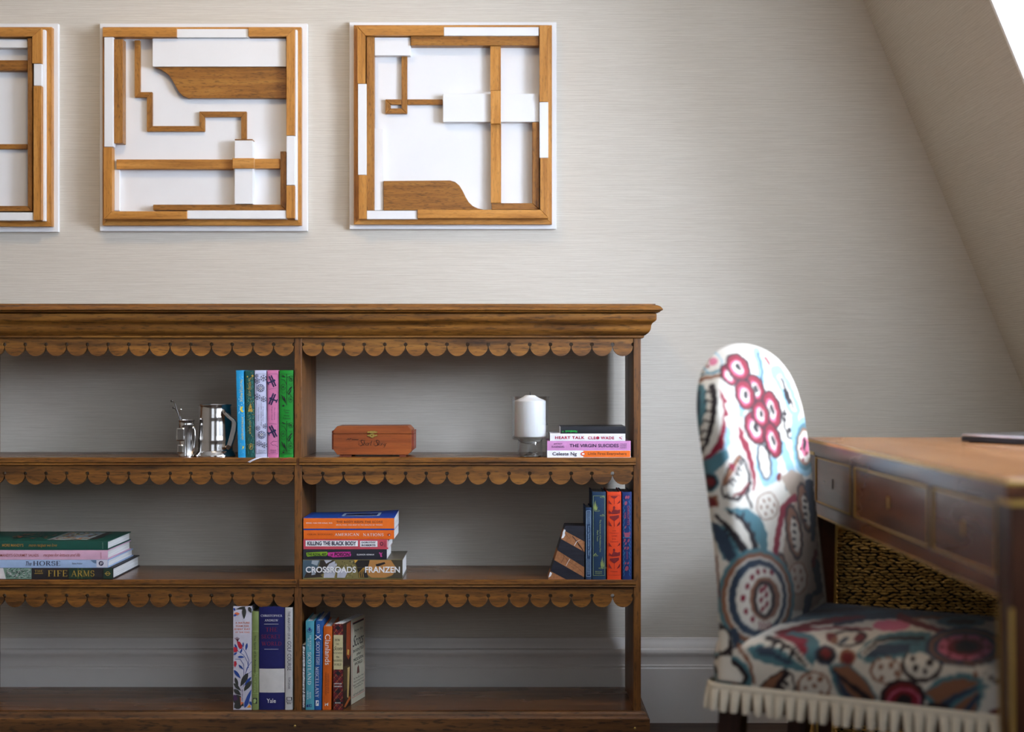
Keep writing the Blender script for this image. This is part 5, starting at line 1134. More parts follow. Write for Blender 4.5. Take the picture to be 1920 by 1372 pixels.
# ------------------------------------------------------------------ writing desk at right angles to the wall
MAH = wood('desk_mahogany', (56, 27, 10), (94, 50, 20), (120, 70, 31), 1, .7, .24, .25, spec=.5, mottle=.25)
MAHV_SHADE = wood('desk_mahogany_vertical_shade', (36, 17, 8), (60, 30, 14), (80, 42, 20), 2, .7, .3, .25, spec=.4, mottle=.25)  # darker than the rails: shade on the legs put into the colour
MAHT = wood('desk_top_veneer', (116, 72, 38), (148, 98, 57), (168, 120, 76), 1, .6, .2, .15, spec=.6, mottle=.12)
BRASS = plain((206, 170, 96), .42, 1)
DX, DW, DYN, DYF, DH = .616, .62, 1.751, 2.930, .758
DRB = .604                                             # underside of the frieze
desk = thing('writing_desk', 'reddish mahogany writing desk with brass-lined drawers under the slope', 'desk', (DX+DW/2, (DYN+DYF)/2, 0))
tp = MB().box(DX-.008, DX+DW+.008, DYN-.008, DYF+.008, DH-.026, DH).build('desk_top', MAHT, desk, bevel=.003, seg=3)
for q in ((DX-.0095, DX-.0075, DYN-.0095, DYF+.0095, DH-.007, DH-.002), (DX+DW+.0075, DX+DW+.0095, DYN-.0095, DYF+.0095, DH-.007, DH-.002), (DX-.0075, DX+DW+.0075, DYN-.0095, DYN-.0075, DH-.007, DH-.002), (DX-.0075, DX+DW+.0075, DYF+.0075, DYF+.0095, DH-.007, DH-.002)):
    MB().box(*q).build('brass_edging', BRASS, tp)
MB().box(DX-.0085, DX+DW+.0085, DYN-.0085, DYF+.0085, DH-.0255, DH-.0075).build('top_edge', MAH, tp)
ZD1, ZD0 = .7233, .6296                                  # drawer opening
MB().box(DX, DX+.02, DYN+.045, DYF-.045, ZD1, DH-.026).build('upper_rail', MAH, desk, bevel=.001)
MB().box(DX, DX+.02, DYN+.045, DYF-.045, DRB, ZD0).build('lower_rail', MAH, desk, bevel=.001)
MB().box(DX-.0012, DX+.002, DYN+.045, DYF-.045, DRB, DRB+.0035).build('brass_edging', BRASS, desk)
LEG = .046
drs = [(v0*1.03, v1*1.03) for v0, v1 in ((1.749, 2.018), (2.036, 2.477), (2.500, 2.790))]
edges = [DYN+.045]+[v for d_ in drs for v in d_]+[DYF-.045]
for i in range(0, len(edges), 2):
    MB().box(DX, DX+.02, edges[i], edges[i+1], ZD0, ZD1).build('stile', MAHV_SHADE, desk)
for i, (a, c) in enumerate(drs):
    d_ = MB().box(DX+.0015, DX+.30, a+.001, c-.001, ZD0+.001, ZD1-.001).build('drawer', MAH, desk, bevel=.0008)
    e = .0021
    for q in ((a+.002, c-.002, ZD1-.002-e, ZD1-.002), (a+.002, c-.002, ZD0+.002, ZD0+.002+e), (a+.002, a+.002+e, ZD0+.002+e, ZD1-.002-e), (c-.002-e, c-.002, ZD0+.002+e, ZD1-.002-e)):
        MB().box(DX-.0008, DX+.002, *q).build('brass_stringing', BRASS, d_)
    ym = (a+c)/2; zm = (ZD0+ZD1)/2+.002
    esc = [(ym+.0035*math.cos(t), zm+.004+.0045*math.sin(t)) for t in np.linspace(-.6, math.pi+.6, 12)]+[(ym-.0028, zm-.011), (ym+.0028, zm-.011)]
    if i > 0 or True:
        MB().prism(esc, lambda p_, q_, d: (d, p_, q_), DX+.0002, DX+.002).build('keyhole_escutcheon', BRASS if i < 2 else plain((40, 30, 30), .4), d_)
MB().box(DX+DW-.02, DX+DW, DYN+.045, DYF-.045, DRB, DH-.026).build('back_rail', MAH, desk)
for y0_, y1_ in ((DYN+.001, DYN+.021), (DYF-.021, DYF-.001)):
    MB().box(DX+LEG, DX+DW-LEG, y0_, y1_, DRB, DH-.026).build('end_rail', MAH, desk)
def desk_leg(x, y):                                    # square tapering leg with a brass line down its outer corner
    m_ = MB(); v = []
    for z_, w_ in ((DH-.026, LEG), (DRB, LEG), (DRB-.004, LEG*.96), (.0, LEG*.56)):
        cx__, cy__ = x, y
        v += [(cx__-w_/2, cy__-w_/2, z_), (cx__+w_/2, cy__-w_/2, z_), (cx__+w_/2, cy__+w_/2, z_), (cx__-w_/2, cy__+w_/2, z_)]
    f = [(0, 1, 2, 3)]+[(4*i+k, 4*i+(k+1) % 4, 4*i+4+(k+1) % 4, 4*i+4+k) for i in range(3) for k in range(4)]+[(15, 14, 13, 12)]
    lg = m_.add(v, f).build('leg', MAHV_SHADE, desk, bevel=.0012)
    for sx_ in (-1, 1):
        for sy_ in (-1, 1):
            MB().add([(x+sx_*(w_/2+.0003)+a*.0022, y+sy_*(w_/2+.0003)+c*.0022, z_) for z_, w_ in ((DRB-.006, LEG*.955), (.004, LEG*.565)) for a, c in ((-1, -1), (1, -1), (1, 1), (-1, 1))],
                     [(0, 1, 2, 3), (7, 6, 5, 4)]+[(k, (k+1) % 4, 4+(k+1) % 4, 4+k) for k in range(4)]).build('brass_corner_line', BRASS, lg)
    MB().box(x-LEG/2-.001, x+LEG/2+.001, y-LEG/2-.001, y+LEG/2+.001, DH-.034, DH-.0262).build('brass_collar', BRASS, lg)
for x in (DX+LEG/2, DX+DW-LEG/2):
    for y in (DYN+LEG/2, DYF-LEG/2): desk_leg(x, y)

# ------------------------------------------------------------------ closed laptop on the desk
ALU = plain((226, 229, 236), .22, 1, var=.02); ALUD = plain((60, 60, 66), .4, .6)
lc = Vector((.862, 2.735, DH)); ang = R(-62)
lap = thing('laptop', 'closed silver laptop lying at an angle on the desk', 'laptop', (lc.x+.12, lc.y-.02, DH))
def rbox(x0, x1, y0, y1, z0_, z1_, r_, base):
    pts = []
    for cx__, cy__, a0 in ((x1-r_, y1-r_, 0), (x0+r_, y1-r_, 90), (x0+r_, y0+r_, 180), (x1-r_, y0+r_, 270)):
        pts += [(cx__+r_*math.cos(R(a0+k*18)), cy__+r_*math.sin(R(a0+k*18))) for k in range(6)]
    ca_, sa_ = math.cos(ang), math.sin(ang)
    return MB().prism(pts, lambda a, c, d: (base.x+a*ca_-c*sa_, base.y+a*sa_+c*ca_, d), z0_, z1_)
rbox(0, .215, 0, .305, DH+.002, DH+.0105, .012, lc).build('base', ALUD, lap, bevel=.0015)
rbox(0, .215, 0, .305, DH+.0112, DH+.0165, .012, lc).build('lid', ALU, lap, bevel=.0015)
for q in ((.02, .02), (.19, .02), (.19, .28), (.02, .28)):
    rbox(q[0]-.008, q[0]+.008, q[1]-.008, q[1]+.008, DH, DH+.0022, .004, lc).build('rubber_foot', BLACK, lap)

# ------------------------------------------------------------------ seagrass basket under the desk
SEA = wood('seagrass', (124, 92, 38), (198, 156, 76), (230, 192, 112), 0, 1.0, .7, .3, mottle=.4)
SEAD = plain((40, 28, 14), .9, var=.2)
BX0, BX1, BY0, BY1, BH = .685, 1.19, 3.02, 3.40, .57
bk_ = thing('seagrass_basket', 'large woven seagrass basket standing on the floor behind the desk', 'basket', ((BX0+BX1)/2, (BY0+BY1)/2, 0))
mb = MB()
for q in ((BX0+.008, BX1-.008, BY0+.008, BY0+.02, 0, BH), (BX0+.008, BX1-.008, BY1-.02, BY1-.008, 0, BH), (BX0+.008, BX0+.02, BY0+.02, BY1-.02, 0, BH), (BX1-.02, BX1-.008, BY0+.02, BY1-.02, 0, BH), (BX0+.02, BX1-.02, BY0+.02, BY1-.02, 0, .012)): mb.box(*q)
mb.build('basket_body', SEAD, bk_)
rnd = random.Random(3)
def strand_sheet(p0, p1, nrm, name):                     # rows of twisted strands over one face
    p0, p1 = Vector(p0), Vector(p1); L_ = (p1-p0).length; t = (p1-p0)/L_
    pit, ln = .0060, .0130; mb = MB(); row = 0; z_ = .006
    while z_ < BH-.004:
        s_ = -(ln/2 if row % 2 else 0)
        while s_ < L_:
            c = p0+t*(s_+ln/2+rnd.uniform(-.004, .004))+Vector((0, 0, z_+rnd.uniform(-.0014, .0014)))
            tilt = (.16 if row % 2 else -.02)+rnd.uniform(-.28, .28); u = (t+Vector((0, 0, tilt*(-1)))).normalized(); w_ = nrm.cross(u).normalized()
            h = ln*.66; r_ = pit*.55*rnd.uniform(.85, 1.12); d_ = .0058*rnd.uniform(.7, 1.3)
            base = len(mb.v)
            vs = [c-u*h, c+u*h]
            for q, sc in ((-.45, .85), (.45, .85)):
                for a_ in (0, 60, 120, 180): vs.append(c+u*(h*q)+w_*(r_*sc*math.cos(R(a_)))+nrm*(d_*sc*math.sin(R(a_))))
            mb.add(vs, [(0, 2, 3), (0, 3, 4), (0, 4, 5), (1, 7, 6), (1, 8, 7), (1, 9, 8), (2, 6, 7, 3), (3, 7, 8, 4), (4, 8, 9, 5)])
            s_ += ln
        z_ += pit; row += 1
    o = MB.build(mb, name, SEA, bk_, smooth=True); o['kind'] = 'stuff'
strand_sheet((BX0, BY0+.008, 0), (BX1, BY0+.008, 0), Vector((0, -1, 0)), 'woven_strands')
strand_sheet((BX0+.008, BY1, 0), (BX0+.008, BY0, 0), Vector((-1, 0, 0)), 'woven_strands')
strand_sheet((BX1-.008, BY0, 0), (BX1-.008, BY1, 0), Vector((1, 0, 0)), 'woven_strands')
mb = MB(); mb.tube([(BX0+.01, BY0+.01, BH), (BX1-.01, BY0+.01, BH), (BX1-.01, BY1-.01, BH), (BX0+.01, BY1-.01, BH), (BX0+.01, BY0+.01, BH)], .014, 10).build('rim', SEA, bk_, smooth=True)

# ------------------------------------------------------------------ upholstered chair
C0 = Vector((.3325, 2.41, 0)); TH_ = R(30)
FV = Vector((math.cos(TH_), -math.sin(TH_), 0)); WV = Vector((math.sin(TH_), math.cos(TH_), 0))
SD, SWD = .50, .47                                        # seat depth and width
chair = thing('upholstered_chair', 'round-backed dining chair in bold flowered fabric with pleated cream fringe', 'chair', tuple(C0+FV*SD/2+WV*SWD/2))
def CP(s_, w_, z_): return C0+FV*s_+WV*w_+Vector((0, 0, z_))
def to_px(P):                                            # where a point of the fabric falls in the photograph, for the print's layout
    return np.stack([CX+F*P[:, 0]/P[:, 1], CY-F*(P[:, 2]-ZC)/P[:, 1]], 1)
# --- the print, as coloured shapes laid over the cloth
cr_, te, sl_, dk, mg, tn, rd, pk, lb = [np.array(L3(c)[:3]) for c in ((196, 189, 176), (66, 106, 114), (38, 54, 72), (24, 12, 18), (118, 5, 34), (122, 80, 56), (98, 8, 14), (184, 92, 116), (124, 160, 176))]
class Paint:
    def __init__(s, px, rng):
        n = len(px); s.x = px[:, 0]; s.y = px[:, 1]; s.c = np.tile(cr_, (n, 1))
        # slightly wobbly edges, as hand-drawn
        s.x = s.x+.7*np.sin(s.y*.33+1)+.35*np.sin(s.y*.81+s.x*.2); s.y = s.y+.7*np.sin(s.x*.31)+.35*np.sin(s.x*.77+s.y*.17)
    def put(s, mask, col):
        m = np.clip(mask, 0, 1)[:, None]; s.c = s.c*(1-m)+col*m
    def ell(s, x, y, rx, ry, col, rot=0, soft=.06):
        c, d = math.cos(R(rot)), math.sin(R(rot)); a = ((s.x-x)*c+(s.y-y)*d)/rx; b = (-(s.x-x)*d+(s.y-y)*c)/ry
        r = np.sqrt(a*a+b*b); k = 1.2/min(rx, ry); s.put((1-r)/k+.5, col)
    def ring(s, x, y, rx, ry, wd, col, rot=0):
        c, d = math.cos(R(rot)), math.sin(R(rot)); a = ((s.x-x)*c+(s.y-y)*d)/rx; b = (-(s.x-x)*d+(s.y-y)*c)/ry
        r = np.abs(np.sqrt(a*a+b*b)-1)*min(rx, ry); s.put((wd/2-r)/1.2+.5, col)
    def line(s, pts, wd, col, w2=None):
        best = np.full(len(s.x), 1e9); n = len(pts)-1
        for i in range(n):
            (xa, ya), (xb, yb) = pts[i], pts[i+1]; dx, dy = xb-xa, yb-ya; l = dx*dx+dy*dy or 1
            t = np.clip(((s.x-xa)*dx+(s.y-ya)*dy)/l, 0, 1)
            wl = wd if w2 is None else wd+(w2-wd)*(i+t)/n
            best = np.minimum(best, np.hypot(s.x-xa-t*dx, s.y-ya-t*dy)-wl/2)
        s.put(-best/1.2+.5, col)
    def poly(s, pts, col, grow=0):
        inside = np.zeros(len(s.x), bool); best = np.full(len(s.x), 1e9); n = len(pts)
        for i in range(n):
            (xa, ya), (xb, yb) = pts[i], pts[(i+1) % n]
            if ya != yb:
                cnd = ((ya > s.y) != (yb > s.y)) & (s.x < (xb-xa)*(s.y-ya)/(yb-ya)+xa); inside ^= cnd
            dx, dy = xb-xa, yb-ya; l = dx*dx+dy*dy or 1; t = np.clip(((s.x-xa)*dx+(s.y-ya)*dy)/l, 0, 1)
            best = np.minimum(best, np.hypot(s.x-xa-t*dx, s.y-ya-t*dy))
        sd = np.where(inside, -best, best)-grow; s.put(-sd/1.2+.5, col)
def A(pts): return [(1280+x/4.731, 630+y/4.731) for x, y in pts]
def B(pts): return [(1300+x/3.92, 890+y/3.92) for x, y in pts]
def Cc(pts): return [(1300+x/5.67, 1130+y/5.67) for x, y in pts]
def D(pts): return [(1600+x/5.67, 1130+y/5.67) for x, y in pts]
def E(p, fn, x, y, rx, ry, col, rot=0):
    k = {A: 4.731, B: 3.92, Cc: 5.67, D: 5.67}[fn]; (X_, Y_), = fn([(x, y)]); p.ell(X_, Y_, rx/k, ry/k, col, rot)
def RG(p, fn, x, y, rx, ry, wd, col, rot=0):
    k = {A: 4.731, B: 3.92, Cc: 5.67, D: 5.67}[fn]; (X_, Y_), = fn([(x, y)]); p.ring(X_, Y_, rx/k, ry/k, wd/k, col, rot)
def LN(p, fn, pts, wd, col, w2=None):
    k = {A: 4.731, B: 3.92, Cc: 5.67, D: 5.67}[fn]; p.line(fn(pts), wd/k, col, None if w2 is None else w2/k)
def paint_back(px):
    p = Paint(px, 1)
    # pale washes
    for pts, wd, col in (([(650, 130), (690, 260), (700, 400)], 60, lb), ([(830, 310), (900, 430), (990, 650)], 110, lb), ([(1000, 700), (990, 900), (1040, 1150)], 60, lb), ([(880, 960), (930, 1100), (990, 1250)], 70, lb), ([(700, 1000), (690, 1150), (740, 1290), (800, 1250), (800, 1120)], 90, lb), ([(400, 830), (400, 950), (340, 1040)], 50, lb), ([(520, 600), (520, 700)], 50, lb)): LN(p, A, pts, wd, col)
    # left border: teal leaf with dark comb and magenta blade
    p.poly(A([(60, 420), (200, 430), (215, 620), (160, 800), (150, 1010), (250, 1060), (390, 1000), (420, 1080), (300, 1200), (180, 1260), (80, 1180), (40, 800)]), te); p.poly(A([(50, 500), (150, 480), (150, 640), (110, 800), (110, 1000), (150, 1100), (60, 1100), (30, 800)]), sl_)
    LN(p, A, [(265, 430), (310, 560), (290, 740), (230, 950), (150, 1080)], 150, cr_, 90)
    LN(p, A, [(262, 450), (285, 560), (268, 740), (215, 940), (150, 1060)], 62, dk, 26)
    for x, y in ((262, 480), (255, 560), (262, 650), (240, 740), (228, 830), (205, 900), (180, 970)): LN(p, A, [(x, y+20), (x-50, y+10), (x-66, y+42)], 26, dk, 10)
    p.poly(A([(320, 450), (365, 520), (405, 590), (372, 600), (415, 715), (368, 720), (392, 810), (372, 870), (366, 1000), (330, 1010), (250, 1080), (165, 1110), (240, 1030), (310, 930), (345, 800), (362, 650)]), mg)
    # top-left flower
    E(p, A, 260, 240, 95, 100, lb); E(p, A, 265, 240, 75, 80, cr_); E(p, A, 270, 225, 40, 36, pk); E(p, A, 225, 270, 16, 14, mg); LN(p, A, [(120, 400), (210, 370), (340, 350)], 34, tn); LN(p, A, [(130, 350), (230, 330), (350, 300)], 18, te); LN(p, A, [(150, 320), (190, 240)], 40, tn, 20); LN(p, A, [(160, 270), (200, 215)], 18, dk)
    # right-hand ribbons
    LN(p, A, [(665, 150), (705, 300), (700, 400)], 14, dk); LN(p, A, [(735, 190), (775, 265)], 26, mg, 14)
    LN(p, A, [(860, 360), (920, 480), (990, 650)], 40, cr_); LN(p, A, [(875, 380), (930, 500), (985, 640)], 20, dk, 12); LN(p, A, [(905, 480), (945, 590)], 34, dk)
    LN(p, A, [(905, 650), (885, 700), (905, 800), (940, 900), (965, 910)], 16, dk); E(p, A, 908, 690, 16, 20, dk); E(p, A, 905, 735, 16, 20, dk); E(p, A, 945, 835, 18, 26, dk)
    for r_, col in ((150, lb), (120, te), (95, tn), (80, cr_), (50, pk)): E(p, A, 1085, 980, r_*.75, r_*1.75, col)
    E(p, A, 1080, 960, 14, 60, dk); E(p, A, 1050, 1000, 12, 16, mg); E(p, A, 1070, 1100, 12, 16, mg); E(p, A, 1095, 1040, 12, 20, mg)
    # berries
    for x, y, rx, ry, ro in ((410, 345, 52, 92, -32), (490, 275, 82, 118, -34), (648, 465, 62, 122, -20), (555, 520, 74, 128, -16), (790, 650, 66, 158, -14), (645, 815, 78, 140, -20), (692, 692, 64, 110, -14), (800, 925, 60, 148, -14)):
        E(p, A, x, y, rx+19, ry+17, dk, ro); E(p, A, x, y, rx, ry, mg, ro); E(p, A, x-6, y+8, rx*.62, ry*.66, pk, ro); E(p, A, x, y+6, rx*.46, ry*.5, cr_, ro)
        E(p, A, x+4, y, rx*.27, ry*.33, dk if x > 420 else cr_, ro)
    E(p, A, 725, 1115, 62, 165, dk, -10); E(p, A, 725, 1115, 42, 145, cr_, -10)
    # magenta ribbon, fish-like leaf
    p.poly(A([(495, 780), (545, 850), (540, 880), (590, 960), (600, 1010), (630, 1110), (640, 1180), (655, 1250), (640, 1370), (620, 1370), (625, 1280), (590, 1150), (560, 1040), (520, 960), (495, 900)]), mg)
    p.poly(A([(350, 1330), (400, 1180), (505, 1055), (545, 1090), (600, 1250), (590, 1380), (350, 1400)]), dk, 2); p.poly(A([(360, 1330), (410, 1190), (500, 1075), (545, 1120), (580, 1250), (570, 1390), (360, 1400)]), cr_)
    LN(p, A, [(375, 1300), (430, 1190), (500, 1080)], 56, tn, 40); p.poly(A([(405, 1120), (470, 1140), (470, 1200), (415, 1170)]), mg)
    for x, y in ((520, 1120), (515, 1180), (495, 1225), (465, 1275), (440, 1305)): LN(p, A, [(x-20, y-10), (x+14, y+20)], 26, dk, 14)
    LN(p, A, [(530, 1100), (470, 1230), (380, 1330)], 14, dk)
    E(p, A, 235, 1295, 90, 90, te); E(p, A, 235, 1295, 72, 72, dk); E(p, A, 245, 1290, 38, 38, rd)
    E(p, A, 855, 1250, 22, 40, rd); E(p, A, 930, 1300, 26, 70, te)
    # lower half
    LN(p, B, [(230, 160), (330, 185), (420, 60)], 26, dk); LN(p, B, [(300, 150), (360, 130), (400, 70)], 22, rd); LN(p, B, [(385, 130), (430, 240)], 18, dk)
    p.poly(B([(80, 160), (180, 150), (190, 250), (90, 280)]), tn); E(p, B, 130, 212, 38, 42, rd)
    E(p, B, 545, 230, 82, 105, tn); E(p, B, 545, 230, 72, 95, cr_)
    for x, y in ((520, 190), (560, 185), (595, 220), (500, 240), (545, 235), (580, 270), (530, 285)): E(p, B, x, y, 9, 18, tn, -20)
    p.poly(B([(640, 20), (720, -40), (800, 0), (900, 200), (915, 420), (930, 700), (960, 900), (860, 1000), (700, 1000), (640, 700), (680, 400), (740, 200)]), np.array(L3((150, 132, 116))[:3]))
    p.poly(B([(750, 130), (770, 190), (700, 220), (665, 330), (640, 460), (630, 560), (600, 640), (585, 560), (600, 430), (625, 320), (640, 230), (690, 180)]), mg)
    for x, y, rx, ry, ro in ((740, 420, 62, 210, -8), (820, 240, 50, 190, -10), (650, 740, 52, 170, -4)):
        E(p, B, x, y, rx, ry, dk, ro); E(p, B, x, y, rx*.76, ry*.86, tn, ro); E(p, B, x+10, y+20, rx*.5, ry*.6, cr_, ro)
        for k in range(5): E(p, B, x+2, y-ry*.5+ry*.25*k, 16, 14, dk)
    LN(p, B, [(850, 60), (880, 300), (880, 480)], 60, sl_, 30); LN(p, B, [(895, 640), (930, 850), (880, 880)], 60, sl_, 30); LN(p, B, [(900, 560), (880, 670)], 26, rd); E(p, B, 770, 760, 70, 120, tn); E(p, B, 770, 760, 60, 108, np.array(L3((178, 164, 150))[:3]))
    for x, y in ((745, 700), (790, 710), (750, 760), (800, 770), (770, 820)): E(p, B, x, y, 9, 18, tn)
    LN(p, B, [(680, 1000), (700, 1080), (650, 1180)], 60, rd, 30); LN(p, B, [(690, 980), (640, 1100)], 20, dk); LN(p, B, [(850, 900), (820, 1050), (760, 1150)], 60, sl_, 30)
    # big teal leaf with two dark fronds
    p.poly(B([(110, 300), (240, 245), (400, 245), (500, 320), (545, 430), (545, 570), (430, 600), (330, 660), (220, 620), (150, 460)]), te); p.poly(B([(130, 330), (250, 420), (330, 640), (250, 640), (160, 480)]), sl_)
    LN(p, B, [(150, 290), (270, 330), (360, 440), (440, 600)], 110, cr_, 150)
    LN(p, B, [(165, 300), (260, 390), (320, 470), (390, 580)], 26, dk, 66); LN(p, B, [(260, 275), (360, 330), (420, 420), (460, 540)], 26, dk, 44)
    for x, y in ((270, 440), (330, 520), (250, 400)): LN(p, B, [(x+20, y-10), (x-26, y+14)], 30, dk, 8)
    for x, y in ((360, 290), (405, 370), (440, 440)): LN(p, B, [(x, y+20), (x+10, y-20)], 26, dk, 8)
    LN(p, B, [(290, 300), (380, 430), (430, 590)], 16, cr_)
    # great roundel
    for rx, ry, col, dx in ((285, 365, te, 0), (258, 335, tn, 5), (228, 300, cr_, 10), (215, 285, sl_, 12), (172, 235, cr_, 25)): E(p, B, 460+dx, 905, rx, ry, col, 3)
    E(p, B, 525, 910, 112, 160, tn); E(p, B, 522, 915, 80, 138, dk); E(p, B, 520, 915, 54, 106, cr_)
    for x, y in ((500, 850), (535, 880), (500, 920), (540, 950), (510, 985), (525, 830)): E(p, B, x, y, 14, 26, mg, 20)
    for x, y, r_ in ((575, 720, 20), (525, 705, 18), (475, 715, 20), (432, 752, 22), (396, 820, 22), (365, 905, 26), (388, 1005, 22), (437, 1060, 22)): E(p, B, x, y, r_*.8, r_*1.1, mg)
    for x in (485, 510, 535, 560): LN(p, B, [(x, 1085), (x+4, 1135)], 12, mg)
    # foot of the back
    p.poly(B([(130, 1120), (190, 1080), (270, 1150), (300, 1330), (150, 1330)]), dk); E(p, B, 215, 1215, 46, 80, cr_); LN(p, B, [(300, 1150), (330, 1300)], 60, sl_); LN(p, B, [(340, 1260), (380, 1350)], 50, tn); LN(p, B, [(110, 1100), (140, 1000), (120, 800)], 30, te); LN(p, B, [(170, 600), (190, 900)], 12, rd)
    return p.c
def paint_seat(px):
    p = Paint(px, 2)
    # top, far side: blue-grey and red streaks
    p.poly([(1470, 1100), (1920, 1100), (1920, 1156), (1760, 1158), (1640, 1152), (1540, 1160), (1460, 1170)], sl_); p.line([(1480, 1150), (1640, 1138), (1900, 1146)], 6, dk); p.line([(1500, 1160), (1640, 1147), (1800, 1152)], 3, te)
    p.poly(D([(-100, 110), (1700, 60), (1700, 200), (900, 180), (600, 160), (-100, 200)]), sl_); LN(p, D, [(-200, 230), (0, 215), (200, 230)], 14, cr_); LN(p, D, [(500, 150), (650, 210), (900, 290), (1100, 310)], 90, rd, 40); LN(p, D, [(640, 170), (800, 150), (1100, 180)], 30, tn); E(p, D, 400, 240, 200, 60, pk); E(p, D, 1150, 200, 260, 60, te); E(p, D, 1150, 200, 160, 30, dk)
    LN(p, Cc, [(900, 340), (1200, 250), (1500, 180), (1800, 160)], 90, rd, 50); LN(p, Cc, [(1250, 250), (1600, 235), (1900, 235)], 14, cr_); LN(p, Cc, [(1000, 320), (1500, 260), (1900, 280)], 26, mg); LN(p, Cc, [(1500, 230), (1800, 180)], 40, sl_)
    # near side, left
    p.poly(Cc([(190, 520), (400, 540), (560, 640), (640, 800), (600, 920), (420, 930), (250, 850), (190, 700)]), te); E(p, Cc, 385, 715, 225, 120, dk, 33); E(p, Cc, 375, 715, 185, 68, cr_, 33); E(p, Cc, 430, 880, 40, 50, rd)
    LN(p, Cc, [(480, 470), (600, 640), (650, 850)], 46, tn, 30); p.poly(Cc([(230, 330), (300, 280), (370, 350), (360, 530), (230, 520)]), cr_); LN(p, Cc, [(395, 360), (400, 540)], 60, dk)
    p.poly(Cc([(560, 480), (760, 410), (1060, 300), (1240, 330), (1345, 400), (1320, 560), (1240, 750), (1000, 700), (760, 640), (620, 580)]), te); p.poly(Cc([(650, 480), (800, 440), (920, 560), (1080, 640), (1000, 660), (850, 580), (700, 560)]), sl_)
    LN(p, Cc, [(780, 380), (960, 420), (1100, 560), (1230, 680)], 150, cr_, 60); LN(p, Cc, [(790, 375), (920, 410), (1060, 500), (1130, 600), (1200, 665)], 60, dk, 26)
    for x, y in ((860, 430), (950, 470), (1045, 550)): LN(p, Cc, [(x, y-10), (x-20, y+50)], 44, dk, 24)
    p.poly(Cc([(830, 355), (950, 335), (1060, 350), (1120, 365), (1230, 385), (1185, 445), (1215, 480), (1210, 525), (1180, 530), (1165, 585), (1125, 500), (1060, 430), (970, 385)]), mg)
    p.poly(Cc([(690, 900), (800, 790), (980, 690), (1060, 760), (1095, 900), (1060, 1000), (720, 1000)]), dk); p.poly(Cc([(725, 890), (820, 800), (960, 730), (900, 830), (800, 960), (740, 960)]), tn); p.poly(Cc([(890, 960), (960, 830), (1030, 760), (1065, 880), (1050, 990), (880, 1000)]), cr_)
    for x, y in ((980, 850), (945, 915), (905, 890)): E(p, Cc, x, y, 40, 26, dk, 40)
    E(p, Cc, 1280, 890, 185, 165, tn); E(p, Cc, 1285, 890, 155, 140, cr_)
    for x, y, r_ in ((1235, 800, 28), (1350, 810, 34), (1190, 905, 22), (1285, 885, 28), (1220, 985, 24), (1360, 950, 20)): E(p, Cc, x, y, r_, r_, tn)
    LN(p, Cc, [(1260, 1020), (1360, 975), (1450, 970)], 26, tn)
    p.poly(Cc([(1430, 660), (1660, 650), (1850, 820), (1960, 1000), (1960, 1110), (1620, 1090), (1500, 900)]), te); p.poly(Cc([(1480, 680), (1660, 670), (1830, 830), (1940, 1010), (1880, 1090), (1640, 1070), (1540, 900)]), tn); LN(p, Cc, [(1490, 720), (1640, 850), (1800, 970), (1900, 1080)], 30, dk, 90); LN(p, Cc, [(1500, 740), (1600, 940), (1720, 1080)], 30, sl_, 90)
    E(p, Cc, 1650, 375, 200, 95, dk, -6); E(p, Cc, 1640, 375, 160, 68, cr_, -6); E(p, Cc, 1760, 370, 60, 40, rd, -30); E(p, Cc, 1470, 370, 70, 50, rd, 30); E(p, Cc, 1500, 400, 40, 40, tn); E(p, Cc, 1600, 400, 60, 26, sl_, -30)
    E(p, Cc, 1405, 555, 120, 110, sl_); E(p, Cc, 1410, 550, 98, 92, dk); E(p, Cc, 1410, 535, 56, 48, rd); E(p, Cc, 1640, 575, 95, 90, tn); E(p, Cc, 1640, 580, 66, 62, rd)
    # near side, right
    p.poly(D([(20, 570), (120, 430), (280, 340), (540, 300), (840, 310), (780, 430), (600, 560), (400, 600), (180, 650)]), te); p.poly(D([(60, 560), (200, 430), (420, 440), (700, 420), (740, 480), (500, 540), (200, 580)]), sl_); LN(p, D, [(110, 530), (240, 420), (420, 380), (740, 375)], 70, cr_, 30); LN(p, D, [(110, 535), (250, 410), (420, 375), (740, 378)], 26, dk, 50)
    E(p, D, 345, 720, 175, 145, tn); E(p, D, 350, 720, 145, 125, cr_)
    for x, y in ((290, 680), (400, 665), (300, 800), (460, 750)): E(p, D, x, y, 28, 34, tn)
    E(p, D, 730, 660, 220, 190, dk); E(p, D, 730, 640, 185, 160, cr_); p.poly(D([(600, 440), (900, 440), (840, 560), (700, 520), (600, 560)]), te)
    for x, y, rx, ry in ((632, 590, 34, 28), (815, 635, 42, 44), (660, 690, 30, 50), (765, 725, 28, 40)): E(p, D, x, y, rx, ry, dk)
    for rx, ry, col in ((430, 215, sl_), (380, 185, tn), (345, 165, sl_), (290, 135, pk), (200, 90, rd), (120, 60, dk)): E(p, D, 1190, 470, rx, ry, col)
    for k in range(8): E(p, D, 1190+250*math.cos(k*.785), 470+115*math.sin(k*.785), 26, 18, rd)
    p.poly(D([(730, 960), (900, 800), (1150, 740), (1400, 800), (1420, 900), (1300, 1220), (1000, 1260), (850, 1130)]), te); p.poly(D([(760, 950), (960, 840), (1150, 800), (1350, 850), (1180, 930), (1000, 1010), (900, 1080)]), tn); LN(p, D, [(940, 1110), (1080, 1000), (1300, 910)], 90, sl_, 40); p.poly(D([(1050, 1120), (1200, 1010), (1340, 930), (1300, 1150), (1180, 1250)]), tn); LN(p, D, [(1150, 1200), (1320, 1000)], 60, sl_); LN(p, D, [(1400, 900), (1360, 1100), (1300, 1230)], 20, cr_)
